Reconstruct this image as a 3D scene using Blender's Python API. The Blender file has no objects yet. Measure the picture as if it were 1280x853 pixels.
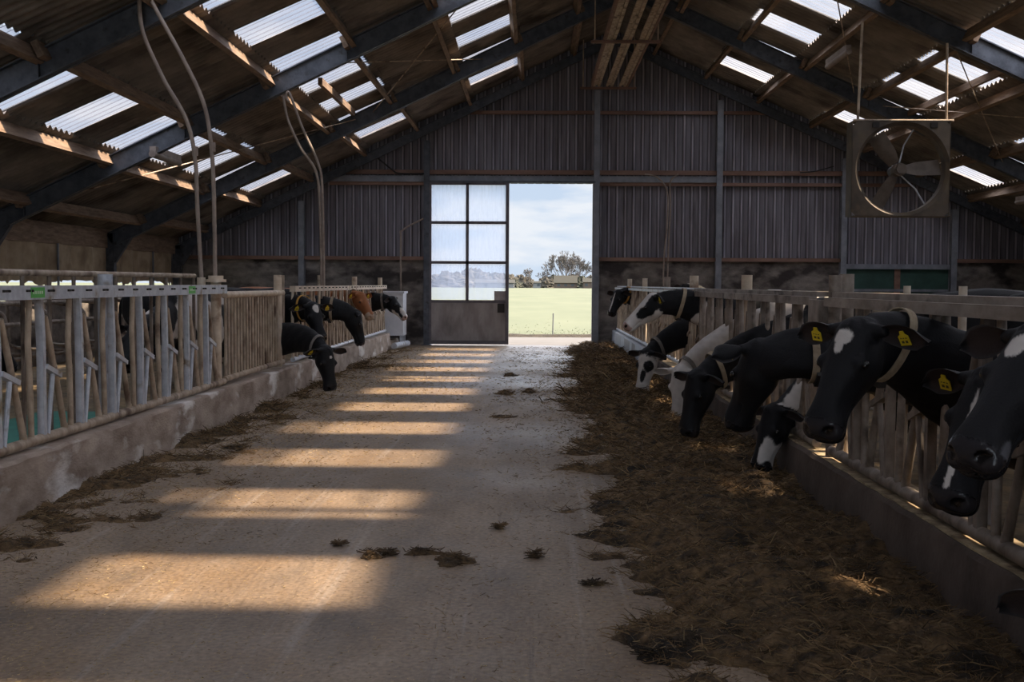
import bpy, math, random
import numpy as np
from mathutils import Vector, Matrix

# ------------------------------------------------------------------ camera
SC = bpy.context.scene
COL = SC.collection
F = 1400.0
_r = 0.0055
_d = Vector((27, 71.5, -F)).normalized()
_w = Vector((math.sin(_r), math.cos(_r), (27 * math.sin(_r) + 71.5 * math.cos(_r)) / F)).normalized()
_x = _d.cross(_w).normalized()
RW = Matrix((_x, _d, _w))          # camera vector -> world vector (rows: world X, Y, Z in camera space)
CAM = Vector((0, 0, 1.5))
cd = bpy.data.cameras.new('camera')
cam = bpy.data.objects.new('camera', cd)
COL.objects.link(cam)
cam.matrix_world = Matrix.Translation(CAM) @ RW.to_4x4()
cd.sensor_width = 36
cd.lens = 36 * F / 1280
cd.clip_start = 0.05
cd.clip_end = 3000
SC.camera = cam


def at(px, py, Y):
    v = RW @ Vector((px - 640, 426.5 - py, -F))
    return CAM + v * (Y / v.y)


# ------------------------------------------------------------------ light
SC.view_settings.view_transform = 'Standard'
SC.view_settings.look = 'None'
SC.view_settings.gamma = 1
SC.view_settings.exposure = 0.0
SC.view_settings.use_curve_mapping = False
SC.cycles.use_denoising = True
SC.cycles.max_bounces = 7
SC.cycles.diffuse_bounces = 4
SC.cycles.glossy_bounces = 3
SC.cycles.transmission_bounces = 6
SC.cycles.transparent_max_bounces = 12
SC.cycles.caustics_reflective = False
SC.cycles.caustics_refractive = False
SC.cycles.sample_clamp_indirect = 6

SUN_STRENGTH = 19.0
SKY_LAMP = 12.5
W_STR = 1.0

wd = bpy.data.worlds.new('sky')
SC.world = wd
wd.use_nodes = True
nt = wd.node_tree
nt.nodes.clear()
N = nt.nodes.new
L = nt.links.new
out = N('ShaderNodeOutputWorld')
bg = N('ShaderNodeBackground')
tc = N('ShaderNodeTexCoord')
sep = N('ShaderNodeSeparateXYZ')
L(tc.outputs['Generated'], sep.inputs[0])
gr = N('ShaderNodeValToRGB')
gr.color_ramp.elements[0].position = 0.0
gr.color_ramp.elements[0].color = (0.62, 0.74, 0.90, 1)
gr.color_ramp.elements[1].position = 0.5
gr.color_ramp.elements[1].color = (0.22, 0.40, 0.72, 1)
L(sep.outputs['Z'], gr.inputs['Fac'])
mp = N('ShaderNodeMapping')
mp.inputs['Scale'].default_value = (9, 9, 38)
mp.inputs['Location'].default_value = (3.1, 0.4, 1.55)
L(tc.outputs['Generated'], mp.inputs[0])
nz = N('ShaderNodeTexNoise')
nz.inputs['Scale'].default_value = 1.0
nz.inputs['Detail'].default_value = 5
nz.inputs['Roughness'].default_value = 0.5
L(mp.outputs[0], nz.inputs['Vector'])
cr = N('ShaderNodeValToRGB')
cr.color_ramp.elements[0].position = 0.46
cr.color_ramp.elements[0].color = (0, 0, 0, 1)
cr.color_ramp.elements[1].position = 0.62
cr.color_ramp.elements[1].color = (1, 1, 1, 1)
L(nz.outputs['Fac'], cr.inputs['Fac'])
mx = N('ShaderNodeMix')
mx.data_type = 'RGBA'
L(cr.outputs['Color'], mx.inputs['Factor'])
L(gr.outputs['Color'], mx.inputs[6])
mx.inputs[7].default_value = (0.88, 0.91, 0.96, 1)
mx2 = N('ShaderNodeMix')
mx2.data_type = 'RGBA'
mx2.inputs['Factor'].default_value = 0.22
L(mx.outputs[2], mx2.inputs[6])
mx2.inputs[7].default_value = (0.72, 0.82, 0.94, 1)
L(mx2.outputs[2], bg.inputs['Color'])
bg.inputs['Strength'].default_value = W_STR
L(bg.outputs[0], out.inputs[0])


def sun(name, direction, strength, color, angle):
    ld = bpy.data.lights.new(name, 'SUN')
    ld.energy = strength
    ld.color = color
    ld.angle = math.radians(angle)
    o = bpy.data.objects.new(name, ld)
    COL.objects.link(o)
    o.rotation_euler = Vector(direction).to_track_quat('-Z', 'Y').to_euler()
    o.location = (12, 10, 25)
    return o


sun('sun', (-1.0, 0.015, -1.0), SUN_STRENGTH, (1.0, 0.80, 0.55), 1.6)
sun('sky_fill_light', (-0.55, -0.12, -1), SKY_LAMP, (0.90, 0.92, 1.0), 140)  # added wide fill lamp, brightens the interior beyond the world sky, tilted leftwards
# daylight coming in through the open rear doorway behind the camera
al = bpy.data.lights.new('rear_doorway_daylight', 'AREA')
al.shape = 'RECTANGLE'
al.size = 4.4
al.size_y = 3.8
al.energy = 260
al.color = (0.78, 0.87, 1.0)
ao = bpy.data.objects.new('rear_doorway_daylight', al)
COL.objects.link(ao)
ao.location = (-0.6, -9.4, 2.1)
ao.rotation_euler = (math.radians(90), 0, 0)

# ------------------------------------------------------------------ mesh helpers
ORG = {}


class MB:
    def __init__(self):
        self.v = []
        self.f = []

    def add(self, verts, faces):
        n = len(self.v)
        self.v += [tuple(p) for p in verts]
        self.f += [tuple(i + n for i in q) for q in faces]
        return self

    def box(self, x0, x1, y0, y1, z0, z1):
        vs = [(x, y, z) for z in (z0, z1) for y in (y0, y1) for x in (x0, x1)]
        return self.add(vs, [(0, 2, 3, 1), (4, 5, 7, 6), (0, 1, 5, 4), (2, 6, 7, 3), (0, 4, 6, 2), (1, 3, 7, 5)])

    def bar(self, a, b, w, h, up=(0, 0, 1)):
        a = Vector(a); b = Vector(b)
        t = (b - a).normalized()
        u = Vector(up)
        if abs(t.dot(u)) > 0.98:
            u = Vector((0, 1, 0))
        s = t.cross(u).normalized()
        u = s.cross(t).normalized()
        vs = []
        for p in (a, b):
            for i, j in ((-1, -1), (1, -1), (1, 1), (-1, 1)):
                vs.append(p + s * (i * w / 2) + u * (j * h / 2))
        return self.add(vs, [(0, 3, 2, 1), (4, 5, 6, 7), (0, 1, 5, 4), (1, 2, 6, 5), (2, 3, 7, 6), (3, 0, 4, 7)])

    def tube(self, pts, r, n=8, cap=True):
        pts = [Vector(p) for p in pts]
        m = len(pts)
        rs = r if isinstance(r, (list, tuple)) else [r] * m
        vs = []
        prev = None
        for i, p in enumerate(pts):
            t = (pts[min(i + 1, m - 1)] - pts[max(i - 1, 0)]).normalized()
            if prev is None:
                u = Vector((0, 0, 1)) if abs(t.z) < 0.9 else Vector((1, 0, 0))
            else:
                u = prev
            s = t.cross(u).normalized()
            u = s.cross(t).normalized()
            prev = u
            for k in range(n):
                a = 2 * math.pi * k / n
                vs.append(p + (s * math.cos(a) + u * math.sin(a)) * rs[i])
        fs = []
        for i in range(m - 1):
            for k in range(n):
                k2 = (k + 1) % n
                fs.append((i * n + k, i * n + k2, (i + 1) * n + k2, (i + 1) * n + k))
        if cap:
            fs.append(tuple(range(n - 1, -1, -1)))
            fs.append(tuple((m - 1) * n + k for k in range(n)))
        return self.add(vs, fs)

    def prism(self, prof, x0, x1, axis='x'):
        """profile of 2-D points extruded along an axis; profile coords are the other two in order"""
        n = len(prof)
        vs = []
        for t in (x0, x1):
            for a, b in prof:
                vs.append({'x': (t, a, b), 'y': (a, t, b), 'z': (a, b, t)}[axis])
        fs = [(i, (i + 1) % n, n + (i + 1) % n, n + i) for i in range(n)]
        fs.append(tuple(range(n - 1, -1, -1)))
        fs.append(tuple(range(n, 2 * n)))
        return self.add(vs, fs)

    def mesh(self, name, mat, o=(0, 0, 0), smooth=False, fixn=True):
        me = bpy.data.meshes.new(name)
        me.from_pydata([(p[0] - o[0], p[1] - o[1], p[2] - o[2]) for p in self.v], [], self.f)
        if mat:
            me.materials.append(mat)
        if smooth:
            me.polygons.foreach_set('use_smooth', [True] * len(me.polygons))
            me.update()
            if smooth != 'all':
                me.set_sharp_from_angle(angle=math.radians(40))
        me.update()
        return me

    def build(self, name, mat, parent=None, smooth=False, origin=None):
        o = ORG.get(parent.name, (0, 0, 0)) if parent else (origin or (0, 0, 0))
        ob = bpy.data.objects.new(name, self.mesh(name, mat, o, smooth))
        COL.objects.link(ob)
        if parent:
            ob.parent = parent
        else:
            ob.location = o
        ORG[ob.name] = o
        return ob


def tag(o, label=None, cat=None, group=None, kind=None):
    if label: o['label'] = label
    if cat: o['category'] = cat
    if group: o['group'] = group
    if kind: o['kind'] = kind
    return o


def thing(name, loc, label, cat, group=None):
    o = bpy.data.objects.new(name, None)
    o.empty_display_size = 0.1
    o.location = loc
    COL.objects.link(o)
    ORG[o.name] = tuple(loc)
    return tag(o, label, cat, group)


def dupe(o, parent, dloc):
    c = o.copy()
    COL.objects.link(c)
    c.parent = parent
    c.location = Vector(o.location) + Vector(dloc)
    ORG[c.name] = ORG.get(o.name, (0, 0, 0))
    return c


def struct(o):
    o['kind'] = 'structure'
    return o


# ------------------------------------------------------------------ materials
MATS = {}


def mat(name, c1, c2=None, scale=4, rough=0.7, metal=0.0, bump=0.0, bscale=None, c3=None, s3=1.0, t3=(0.5, 0.62),
        stretch=(1, 1, 1), spec=0.4, detail=6, lo=0.35, hi=0.65):
    m = bpy.data.materials.new(name)
    m.use_nodes = True
    t = m.node_tree
    b = t.nodes['Principled BSDF']
    b.inputs['Roughness'].default_value = rough
    b.inputs['Metallic'].default_value = metal
    b.inputs['Specular IOR Level'].default_value = spec
    b.inputs['Base Color'].default_value = (*c1, 1)
    g = t.nodes.new('ShaderNodeNewGeometry')
    mpn = t.nodes.new('ShaderNodeMapping')
    mpn.inputs['Scale'].default_value = stretch
    t.links.new(g.outputs['Position'], mpn.inputs[0])
    last = None
    if c2:
        n = t.nodes.new('ShaderNodeTexNoise')
        n.inputs['Scale'].default_value = scale
        n.inputs['Detail'].default_value = detail
        n.inputs['Roughness'].default_value = 0.62
        t.links.new(mpn.outputs[0], n.inputs['Vector'])
        r = t.nodes.new('ShaderNodeValToRGB')
        r.color_ramp.elements[0].position = lo
        r.color_ramp.elements[1].position = hi
        r.color_ramp.elements[0].color = (*c1, 1)
        r.color_ramp.elements[1].color = (*c2, 1)
        t.links.new(n.outputs['Fac'], r.inputs[0])
        last = r.outputs[0]
        if c3:
            n3 = t.nodes.new('ShaderNodeTexNoise')
            n3.inputs['Scale'].default_value = s3
            n3.inputs['Detail'].default_value = 5
            mp3 = t.nodes.new('ShaderNodeMapping')
            mp3.inputs['Scale'].default_value = stretch
            mp3.inputs['Location'].default_value = (7.3, 2.2, 5.1)
            t.links.new(g.outputs['Position'], mp3.inputs[0])
            t.links.new(mp3.outputs[0], n3.inputs['Vector'])
            r3 = t.nodes.new('ShaderNodeValToRGB')
            r3.color_ramp.elements[0].position = t3[0]
            r3.color_ramp.elements[1].position = t3[1]
            t.links.new(n3.outputs['Fac'], r3.inputs[0])
            x = t.nodes.new('ShaderNodeMix')
            x.data_type = 'RGBA'
            t.links.new(r3.outputs[0], x.inputs['Factor'])
            t.links.new(last, x.inputs[6])
            x.inputs[7].default_value = (*c3, 1)
            last = x.outputs[2]
        t.links.new(last, b.inputs['Base Color'])
    if bump:
        nb = t.nodes.new('ShaderNodeTexNoise')
        nb.inputs['Scale'].default_value = bscale or scale * 4
        nb.inputs['Detail'].default_value = 6
        t.links.new(mpn.outputs[0], nb.inputs['Vector'])
        bn = t.nodes.new('ShaderNodeBump')
        bn.inputs['Strength'].default_value = 1.0
        bn.inputs['Distance'].default_value = bump
        t.links.new(nb.outputs['Fac'], bn.inputs['Height'])
        t.links.new(bn.outputs[0], b.inputs['Normal'])
    MATS[name] = m
    return m


M = {}
M['floor'] = mat('passage_concrete', (0.165, 0.118, 0.080), (0.31, 0.23, 0.16), 1.6, 0.5, bump=0.006, bscale=30,
                 c3=(0.13, 0.10, 0.075), s3=2.2, t3=(0.56, 0.75), stretch=(1, 0.35, 1))
M['stall_floor'] = mat('stall_floor', (0.07, 0.05, 0.03), (0.24, 0.17, 0.09), 3, 0.8, bump=0.02, bscale=12)
M['kerb'] = mat('kerb_concrete', (0.24, 0.18, 0.14), (0.46, 0.37, 0.30), 2.5, 0.85, bump=0.006, bscale=25,
                c3=(0.72, 0.68, 0.64), s3=1.6, t3=(0.56, 0.66), stretch=(1, 1, 2.2))
M['kerb_dark'] = mat('kerb_brown_concrete', (0.065, 0.048, 0.038), (0.125, 0.094, 0.075), 2.5, 0.85, bump=0.006, bscale=25,
                     c3=(0.30, 0.24, 0.20), s3=3.0, t3=(0.66, 0.78))
M['kerb_top'] = mat('kerb_top_crumbs', (0.20, 0.14, 0.085), (0.60, 0.48, 0.30), 9, 0.9, bump=0.01, bscale=40)
M['wall_concrete'] = mat('gable_concrete', (0.10, 0.088, 0.08), (0.28, 0.25, 0.225), 2.4, 0.9, bump=0.01, bscale=10,
                         c3=(0.045, 0.038, 0.036), s3=1.3, t3=(0.50, 0.62), stretch=(1, 1, 1.6), detail=9)
M['clad'] = mat('weathered_cladding', (0.13, 0.122, 0.132), (0.235, 0.230, 0.258), 3.0, 0.65, bump=0.002, bscale=30,
                c3=(0.30, 0.29, 0.31), s3=5.0, t3=(0.58, 0.8), stretch=(2.2, 1, 0.22))
M['rail_brown'] = mat('rusty_rail', (0.16, 0.09, 0.065), (0.26, 0.16, 0.12), 5, 0.7, stretch=(0.3, 1, 1))
M['steel'] = mat('grey_steel', (0.056, 0.063, 0.076), (0.11, 0.122, 0.145), 6, 0.55, metal=0.2, c3=(0.05, 0.05, 0.055), s3=9, t3=(0.6, 0.7))
M['steel_light'] = mat('pale_steel', (0.17, 0.18, 0.205), (0.26, 0.275, 0.31), 4, 0.5, metal=0.1)
M['timber'] = mat('old_timber', (0.16, 0.105, 0.07), (0.30, 0.215, 0.15), 5, 0.8, bump=0.003, bscale=25, stretch=(4, 0.6, 4))
M['fibre'] = mat('fibre_cement', (0.155, 0.135, 0.118), (0.27, 0.24, 0.21), 1.8, 0.9, c3=(0.05, 0.042, 0.038), s3=1.0, t3=(0.5, 0.7))
M['galv'] = mat('galvanised_steel', (0.46, 0.49, 0.55), (0.64, 0.67, 0.72), 14, 0.45, metal=0.15, c3=(0.26, 0.20, 0.14), s3=6, t3=(0.6, 0.72))
M['tube_tan'] = mat('dirty_tube', (0.32, 0.24, 0.17), (0.58, 0.48, 0.37), 8, 0.6, metal=0.15, c3=(0.13, 0.085, 0.06), s3=5, t3=(0.55, 0.7), stretch=(1, 1, 0.6))
M['tube_dark'] = mat('muddy_tube', (0.15, 0.118, 0.092), (0.34, 0.285, 0.24), 8, 0.6, metal=0.15, c3=(0.07, 0.05, 0.04), s3=5, t3=(0.55, 0.7), stretch=(1, 1, 0.6))
M['rail_right'] = mat('worn_rail', (0.21, 0.172, 0.14), (0.41, 0.35, 0.30), 7, 0.6, metal=0.25, c3=(0.09, 0.07, 0.055), s3=6, t3=(0.55, 0.68), stretch=(1, 0.5, 1))
M['cream'] = mat('cream_pipe', (0.54, 0.43, 0.31), (0.74, 0.64, 0.51), 6, 0.6, c3=(0.32, 0.22, 0.15), s3=4, t3=(0.6, 0.7))
M['hose'] = mat('black_hose', (0.02, 0.02, 0.022), rough=0.6)
M['rope'] = mat('grey_hose', (0.24, 0.19, 0.16), (0.38, 0.31, 0.26), 6, 0.7)
M['curtain'] = mat('tan_curtain', (0.34, 0.26, 0.17), (0.50, 0.40, 0.28), 2.0, 0.95, c3=(0.24, 0.18, 0.12), s3=2, t3=(0.5, 0.7), stretch=(1, 1, 1))
M['door_metal'] = mat('door_sheet', (0.24, 0.215, 0.21), (0.36, 0.33, 0.32), 4, 0.6, c3=(0.17, 0.15, 0.145), s3=3, t3=(0.5, 0.7), stretch=(1, 1, 0.4))
M['door_frame'] = mat('door_frame_paint', (0.10, 0.09, 0.105), (0.15, 0.135, 0.15), 6, 0.6)
M['fanbox'] = mat('dusty_fan_sheet', (0.07, 0.056, 0.045), (0.13, 0.105, 0.08), 3, 0.55, metal=0.3, c3=(0.17, 0.125, 0.075), s3=2.5, t3=(0.55, 0.75))
M['blade'] = mat('fan_blade', (0.09, 0.07, 0.055), (0.15, 0.12, 0.095), 6, 0.6)
M['lamp_cover'] = mat('grimy_lamp_cover', (0.22, 0.18, 0.155), (0.32, 0.27, 0.24), 6, 0.5)
M['silage'] = mat('silage_mass', (0.032, 0.020, 0.010), (0.20, 0.125, 0.060), 12, 0.95, bump=0.03, bscale=26, detail=8,
                  c3=(0.015, 0.010, 0.006), s3=4, t3=(0.5, 0.66))
M['field'] = mat('field_grass', (0.060, 0.070, 0.036), (0.080, 0.088, 0.048), 0.25, 0.95, stretch=(1, 0.25, 1))
M['apron'] = mat('apron_concrete', (0.080, 0.074, 0.070), (0.10, 0.094, 0.09), 2, 0.9)
M['soil'] = mat('bare_soil', (0.016, 0.012, 0.008), (0.04, 0.03, 0.02), 6, 0.95, bump=0.03)
M['green_panel'] = mat('green_door_paint', (0.02, 0.055, 0.045), (0.035, 0.09, 0.07), 3, 0.6)
M['green_mat'] = mat('green_floor_mat', (0.01, 0.12, 0.09), (0.02, 0.18, 0.13), 4, 0.7)
M['plastic_white'] = mat('white_sheet', (0.62, 0.65, 0.70), (0.74, 0.76, 0.80), 4, 0.5)
M['kerb_pale'] = mat('pale_kerb_sheet', (0.26, 0.27, 0.30), (0.36, 0.37, 0.40), 5, 0.5, stretch=(1, 3, .4))
M['sticker'] = mat('green_sticker', (0.12, 0.50, 0.10), rough=0.5)
M['sticker_ink'] = mat('sticker_pale_print', (0.70, 0.85, 0.66), rough=0.5)
M['tag'] = mat('yellow_plastic', (0.60, 0.44, 0.015), (0.70, 0.55, 0.03), 30, 0.5)
M['tag_ink'] = mat('tag_marks', (0.06, 0.05, 0.02), rough=0.6)
M['collar'] = mat('tan_webbing', (0.26, 0.20, 0.13), (0.40, 0.32, 0.22), 20, 0.85)
M['collar_orange'] = mat('orange_webbing', (0.50, 0.24, 0.04), (0.60, 0.33, 0.08), 20, 0.85)
M['collar_grey'] = mat('grey_webbing', (0.13, 0.115, 0.10), (0.22, 0.20, 0.18), 20, 0.85)
M['eye'] = mat('cow_eye', (0.008, 0.006, 0.006), rough=0.12, spec=0.6)
M['bark'] = mat('bare_twigs', (0.10, 0.092, 0.088), (0.135, 0.122, 0.115), 1, 0.9)
M['hedge'] = mat('winter_hedge', (0.045, 0.042, 0.032), (0.085, 0.074, 0.062), 0.8, 0.95)
M['evergreen'] = mat('dark_evergreen', (0.028, 0.032, 0.023), (0.052, 0.052, 0.040), 0.8, 0.95)
M['brick'] = mat('pale_brick', (0.075, 0.056, 0.045), (0.10, 0.075, 0.06), 2, 0.9)
M['roof_tile'] = mat('grey_tiles', (0.018, 0.018, 0.013), (0.028, 0.026, 0.02), 2, 0.9)
M['white_paint'] = mat('white_paint', (0.14, 0.145, 0.15), rough=0.7)
M['window_dark'] = mat('dark_pane', (0.05, 0.06, 0.07), rough=0.2)
M['rubber'] = mat('black_rubber', (0.025, 0.022, 0.02), rough=0.7)


def mat_skylight():
    m = bpy.data.materials.new('translucent_sheet')
    m.use_nodes = True
    t = m.node_tree
    t.nodes.clear()
    o = t.nodes.new('ShaderNodeOutputMaterial')
    tr = t.nodes.new('ShaderNodeBsdfTransparent')
    tr.inputs[0].default_value = (0.66, 0.66, 0.70, 1)
    tl = t.nodes.new('ShaderNodeBsdfTranslucent')
    tl.inputs[0].default_value = (0.60, 0.60, 0.62, 1)
    x = t.nodes.new('ShaderNodeMixShader')
    g = t.nodes.new('ShaderNodeNewGeometry')
    mpn = t.nodes.new('ShaderNodeMapping')
    mpn.inputs['Scale'].default_value = (0.5, 3, 0.5)
    n = t.nodes.new('ShaderNodeTexNoise')
    n.inputs['Scale'].default_value = 3
    t.links.new(g.outputs['Position'], mpn.inputs[0])
    t.links.new(mpn.outputs[0], n.inputs['Vector'])
    r = t.nodes.new('ShaderNodeMapRange')
    r.inputs[3].default_value = 0.04
    r.inputs[4].default_value = 0.13
    t.links.new(n.outputs['Fac'], r.inputs[0])
    t.links.new(r.outputs[0], x.inputs[0])
    t.links.new(tr.outputs[0], x.inputs[1])
    t.links.new(tl.outputs[0], x.inputs[2])
    t.links.new(x.outputs[0], o.inputs[0])
    return m


M['skylight'] = mat_skylight()


def mat_glass():
    m = bpy.data.materials.new('grimy_pane')
    m.use_nodes = True
    t = m.node_tree
    t.nodes.clear()
    o = t.nodes.new('ShaderNodeOutputMaterial')
    tr = t.nodes.new('ShaderNodeBsdfTransparent')
    tr.inputs[0].default_value = (0.95, 0.96, 0.97, 1)
    tl = t.nodes.new('ShaderNodeBsdfTranslucent')
    tl.inputs[0].default_value = (0.48, 0.52, 0.62, 1)
    x = t.nodes.new('ShaderNodeMixShader')
    g = t.nodes.new('ShaderNodeNewGeometry')
    mpn = t.nodes.new('ShaderNodeMapping')
    mpn.inputs['Scale'].default_value = (9, 1, 1.2)
    n = t.nodes.new('ShaderNodeTexNoise')
    n.inputs['Scale'].default_value = 2
    n.inputs['Detail'].default_value = 5
    t.links.new(g.outputs['Position'], mpn.inputs[0])
    t.links.new(mpn.outputs[0], n.inputs['Vector'])
    r = t.nodes.new('ShaderNodeMapRange')
    r.inputs[1].default_value = 0.35
    r.inputs[2].default_value = 0.65
    r.inputs[3].default_value = 0.24
    r.inputs[4].default_value = 0.36
    t.links.new(n.outputs['Fac'], r.inputs[0])
    t.links.new(r.outputs[0], x.inputs[0])
    t.links.new(tr.outputs[0], x.inputs[1])
    t.links.new(tl.outputs[0], x.inputs[2])
    t.links.new(x.outputs[0], o.inputs[0])
    return m


M['glass'] = mat_glass()


def mat_attr(name, rough=0.6, bump=0.0, bs=200, spec=0.35, sheen=0.0):
    m = bpy.data.materials.new(name)
    m.use_nodes = True
    t = m.node_tree
    b = t.nodes['Principled BSDF']
    a = t.nodes.new('ShaderNodeAttribute')
    a.attribute_name = 'Col'
    t.links.new(a.outputs['Color'], b.inputs['Base Color'])
    rr = t.nodes.new('ShaderNodeMath')
    rr.operation = 'MULTIPLY'
    rr.inputs[1].default_value = rough
    t.links.new(a.outputs['Alpha'], rr.inputs[0])
    t.links.new(rr.outputs[0], b.inputs['Roughness'])
    b.inputs['Specular IOR Level'].default_value = spec
    if bump:
        g = t.nodes.new('ShaderNodeTexCoord')
        nb = t.nodes.new('ShaderNodeTexNoise')
        nb.inputs['Scale'].default_value = bs
        nb.inputs['Detail'].default_value = 3
        t.links.new(g.outputs['Object'], nb.inputs['Vector'])
        bn = t.nodes.new('ShaderNodeBump')
        bn.inputs['Distance'].default_value = bump
        t.links.new(nb.outputs['Fac'], bn.inputs['Height'])
        t.links.new(bn.outputs[0], b.inputs['Normal'])
    return m


M['hide'] = mat_attr('cow_hide', 0.62, 0.0015, 110, 0.22)
M['straw'] = mat_attr('straw_bits', 0.8)

def floor_tracks():
    m = M['floor']
    t = m.node_tree
    b = t.nodes['Principled BSDF']
    src = b.inputs['Base Color'].links[0].from_socket
    g = t.nodes.new('ShaderNodeNewGeometry')
    for scl, loc, p0, p1, colr in (((5.0, .10, 1), (3.3, 1, 0), .56, .72, (0.38, 0.33, 0.29, 1)), ((9.0, .25, 1), (9.1, 4, 0), .60, .74, (0.10, 0.08, 0.065, 1)),
                                   ((1, .6, 1), (1.1, 7, 0), .50, .66, (0.22, 0.145, 0.082, 1))):
        mp_ = t.nodes.new('ShaderNodeMapping')
        mp_.inputs['Scale'].default_value = scl
        mp_.inputs['Location'].default_value = loc
        mp_.inputs['Rotation'].default_value = (0, 0, .05)
        n = t.nodes.new('ShaderNodeTexNoise')
        n.inputs['Scale'].default_value = 1.3
        n.inputs['Detail'].default_value = 7
        n.inputs['Roughness'].default_value = .7
        t.links.new(g.outputs['Position'], mp_.inputs[0])
        t.links.new(mp_.outputs[0], n.inputs['Vector'])
        r = t.nodes.new('ShaderNodeMapRange')
        r.inputs[1].default_value = p0; r.inputs[2].default_value = p1
        r.inputs[3].default_value = 0; r.inputs[4].default_value = .75
        t.links.new(n.outputs['Fac'], r.inputs[0])
        x = t.nodes.new('ShaderNodeMix'); x.data_type = 'RGBA'
        t.links.new(r.outputs[0], x.inputs['Factor'])
        t.links.new(src, x.inputs[6])
        x.inputs[7].default_value = colr
        src = x.outputs[2]
    ng = t.nodes.new('ShaderNodeTexNoise'); ng.inputs['Scale'].default_value = 38; ng.inputs['Detail'].default_value = 4
    t.links.new(g.outputs['Position'], ng.inputs['Vector'])
    rg = t.nodes.new('ShaderNodeMapRange')
    rg.inputs[1].default_value = .32; rg.inputs[2].default_value = .68; rg.inputs[3].default_value = .70; rg.inputs[4].default_value = 1.25
    t.links.new(ng.outputs['Fac'], rg.inputs[0])
    xg = t.nodes.new('ShaderNodeMix'); xg.data_type = 'RGBA'; xg.blend_type = 'MULTIPLY'; xg.inputs['Factor'].default_value = 1
    t.links.new(src, xg.inputs[6]); t.links.new(rg.outputs[0], xg.inputs[7])
    t.links.new(xg.outputs[2], b.inputs['Base Color'])
    n = t.nodes.new('ShaderNodeTexNoise'); n.inputs['Scale'].default_value = .5; n.inputs['Detail'].default_value = 5
    t.links.new(g.outputs['Position'], n.inputs['Vector'])
    r = t.nodes.new('ShaderNodeMapRange')
    r.inputs[1].default_value = .35; r.inputs[2].default_value = .65; r.inputs[3].default_value = .36; r.inputs[4].default_value = .62
    t.links.new(n.outputs['Fac'], r.inputs[0])
    t.links.new(r.outputs[0], b.inputs['Roughness'])


floor_tracks()


def rib_tones():  # colour varied across each rib: raised face lighter, side folds darker
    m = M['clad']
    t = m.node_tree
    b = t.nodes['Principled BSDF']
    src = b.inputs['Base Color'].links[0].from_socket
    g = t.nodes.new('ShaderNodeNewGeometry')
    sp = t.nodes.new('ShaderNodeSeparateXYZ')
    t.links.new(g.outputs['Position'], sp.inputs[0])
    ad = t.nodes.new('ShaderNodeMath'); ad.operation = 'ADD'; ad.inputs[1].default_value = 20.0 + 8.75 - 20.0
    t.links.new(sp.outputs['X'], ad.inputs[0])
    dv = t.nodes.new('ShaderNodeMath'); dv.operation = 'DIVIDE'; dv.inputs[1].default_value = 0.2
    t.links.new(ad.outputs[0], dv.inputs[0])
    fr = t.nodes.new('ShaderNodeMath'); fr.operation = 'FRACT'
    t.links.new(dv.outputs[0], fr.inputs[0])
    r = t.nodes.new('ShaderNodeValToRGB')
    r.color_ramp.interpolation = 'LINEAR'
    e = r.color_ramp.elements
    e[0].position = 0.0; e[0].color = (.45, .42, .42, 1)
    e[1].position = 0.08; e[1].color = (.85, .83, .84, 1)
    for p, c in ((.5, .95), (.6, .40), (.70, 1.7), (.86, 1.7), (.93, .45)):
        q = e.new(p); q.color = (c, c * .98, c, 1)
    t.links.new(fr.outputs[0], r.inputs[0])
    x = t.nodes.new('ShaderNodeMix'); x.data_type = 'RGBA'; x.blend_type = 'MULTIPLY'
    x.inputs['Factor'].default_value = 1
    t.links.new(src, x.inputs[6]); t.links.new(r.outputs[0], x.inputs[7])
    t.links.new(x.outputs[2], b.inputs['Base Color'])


rib_tones()

# ------------------------------------------------------------------ dimensions
YW = 27.3            # gable wall
YR = -9.0            # rear wall
XL, XR = -8.75, 12.4
RX, RZ = 1.88, 7.62     # ridge and sheet height at the ridge
SLS = {-1: 0.479, 1: 0.457}        # slopes of the left and the right roof side
LK, RK = -3.25, 1.93               # kerb faces
FL, FR = -3.40, 2.02               # fence planes


def roof(x):
    return RZ - SLS[-1 if x < RX else 1] * abs(x - RX)


# ------------------------------------------------------------------ floor and outside ground
m = MB().box(-3.6, 2.3, YR, YW + 0.1, -0.2, 0.0)
struct(m.build('floor', M['floor']))
m = MB().box(XL - 0.1, -3.6, YR, YW, -0.2, -0.002)
struct(m.build('floor_left_stalls', M['stall_floor']))
m = MB().box(2.3, XR + 0.1, YR, YW, -0.2, -0.002)
struct(m.build('floor_right_stalls', M['stall_floor']))
m = MB().box(-9, 14, YW + 0.1, 31.9, -0.25, -0.01)
struct(m.build('apron', M['apron']))
m = MB()
rng = random.Random(5)
nx, ny = 60, 4
base = []
for j in range(ny + 1):
    for i in range(nx + 1):
        x = -9 + 23 * i / nx
        y = 31.7 + 0.45 * j / ny + rng.uniform(-0.06, 0.06)
        base.append((x, y, -0.02 + (0.07 + rng.uniform(0, 0.05)) * math.sin(math.pi * j / ny)))
m.add(base, [(j * (nx + 1) + i, j * (nx + 1) + i + 1, (j + 1) * (nx + 1) + i + 1, (j + 1) * (nx + 1) + i)
             for j in range(ny) for i in range(nx)])
tag(m.build('soil_verge', M['soil'], smooth='all'), 'dark ragged strip of bare soil between concrete apron and field', 'soil', kind='stuff')
m = MB().box(-700, 700, 31.8, 1300, -0.4, -0.03)
m.box(-700, -8.95, -300, 31.8, -0.4, -0.03)
m.box(12.6, 700, -300, 31.8, -0.4, -0.03)
m.box(-8.95, 12.6, -300, YR, -0.4, -0.03)
struct(m.build('ground', M['field']))

# tufts of grass at the field edge
rs = np.random.RandomState(3)


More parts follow.
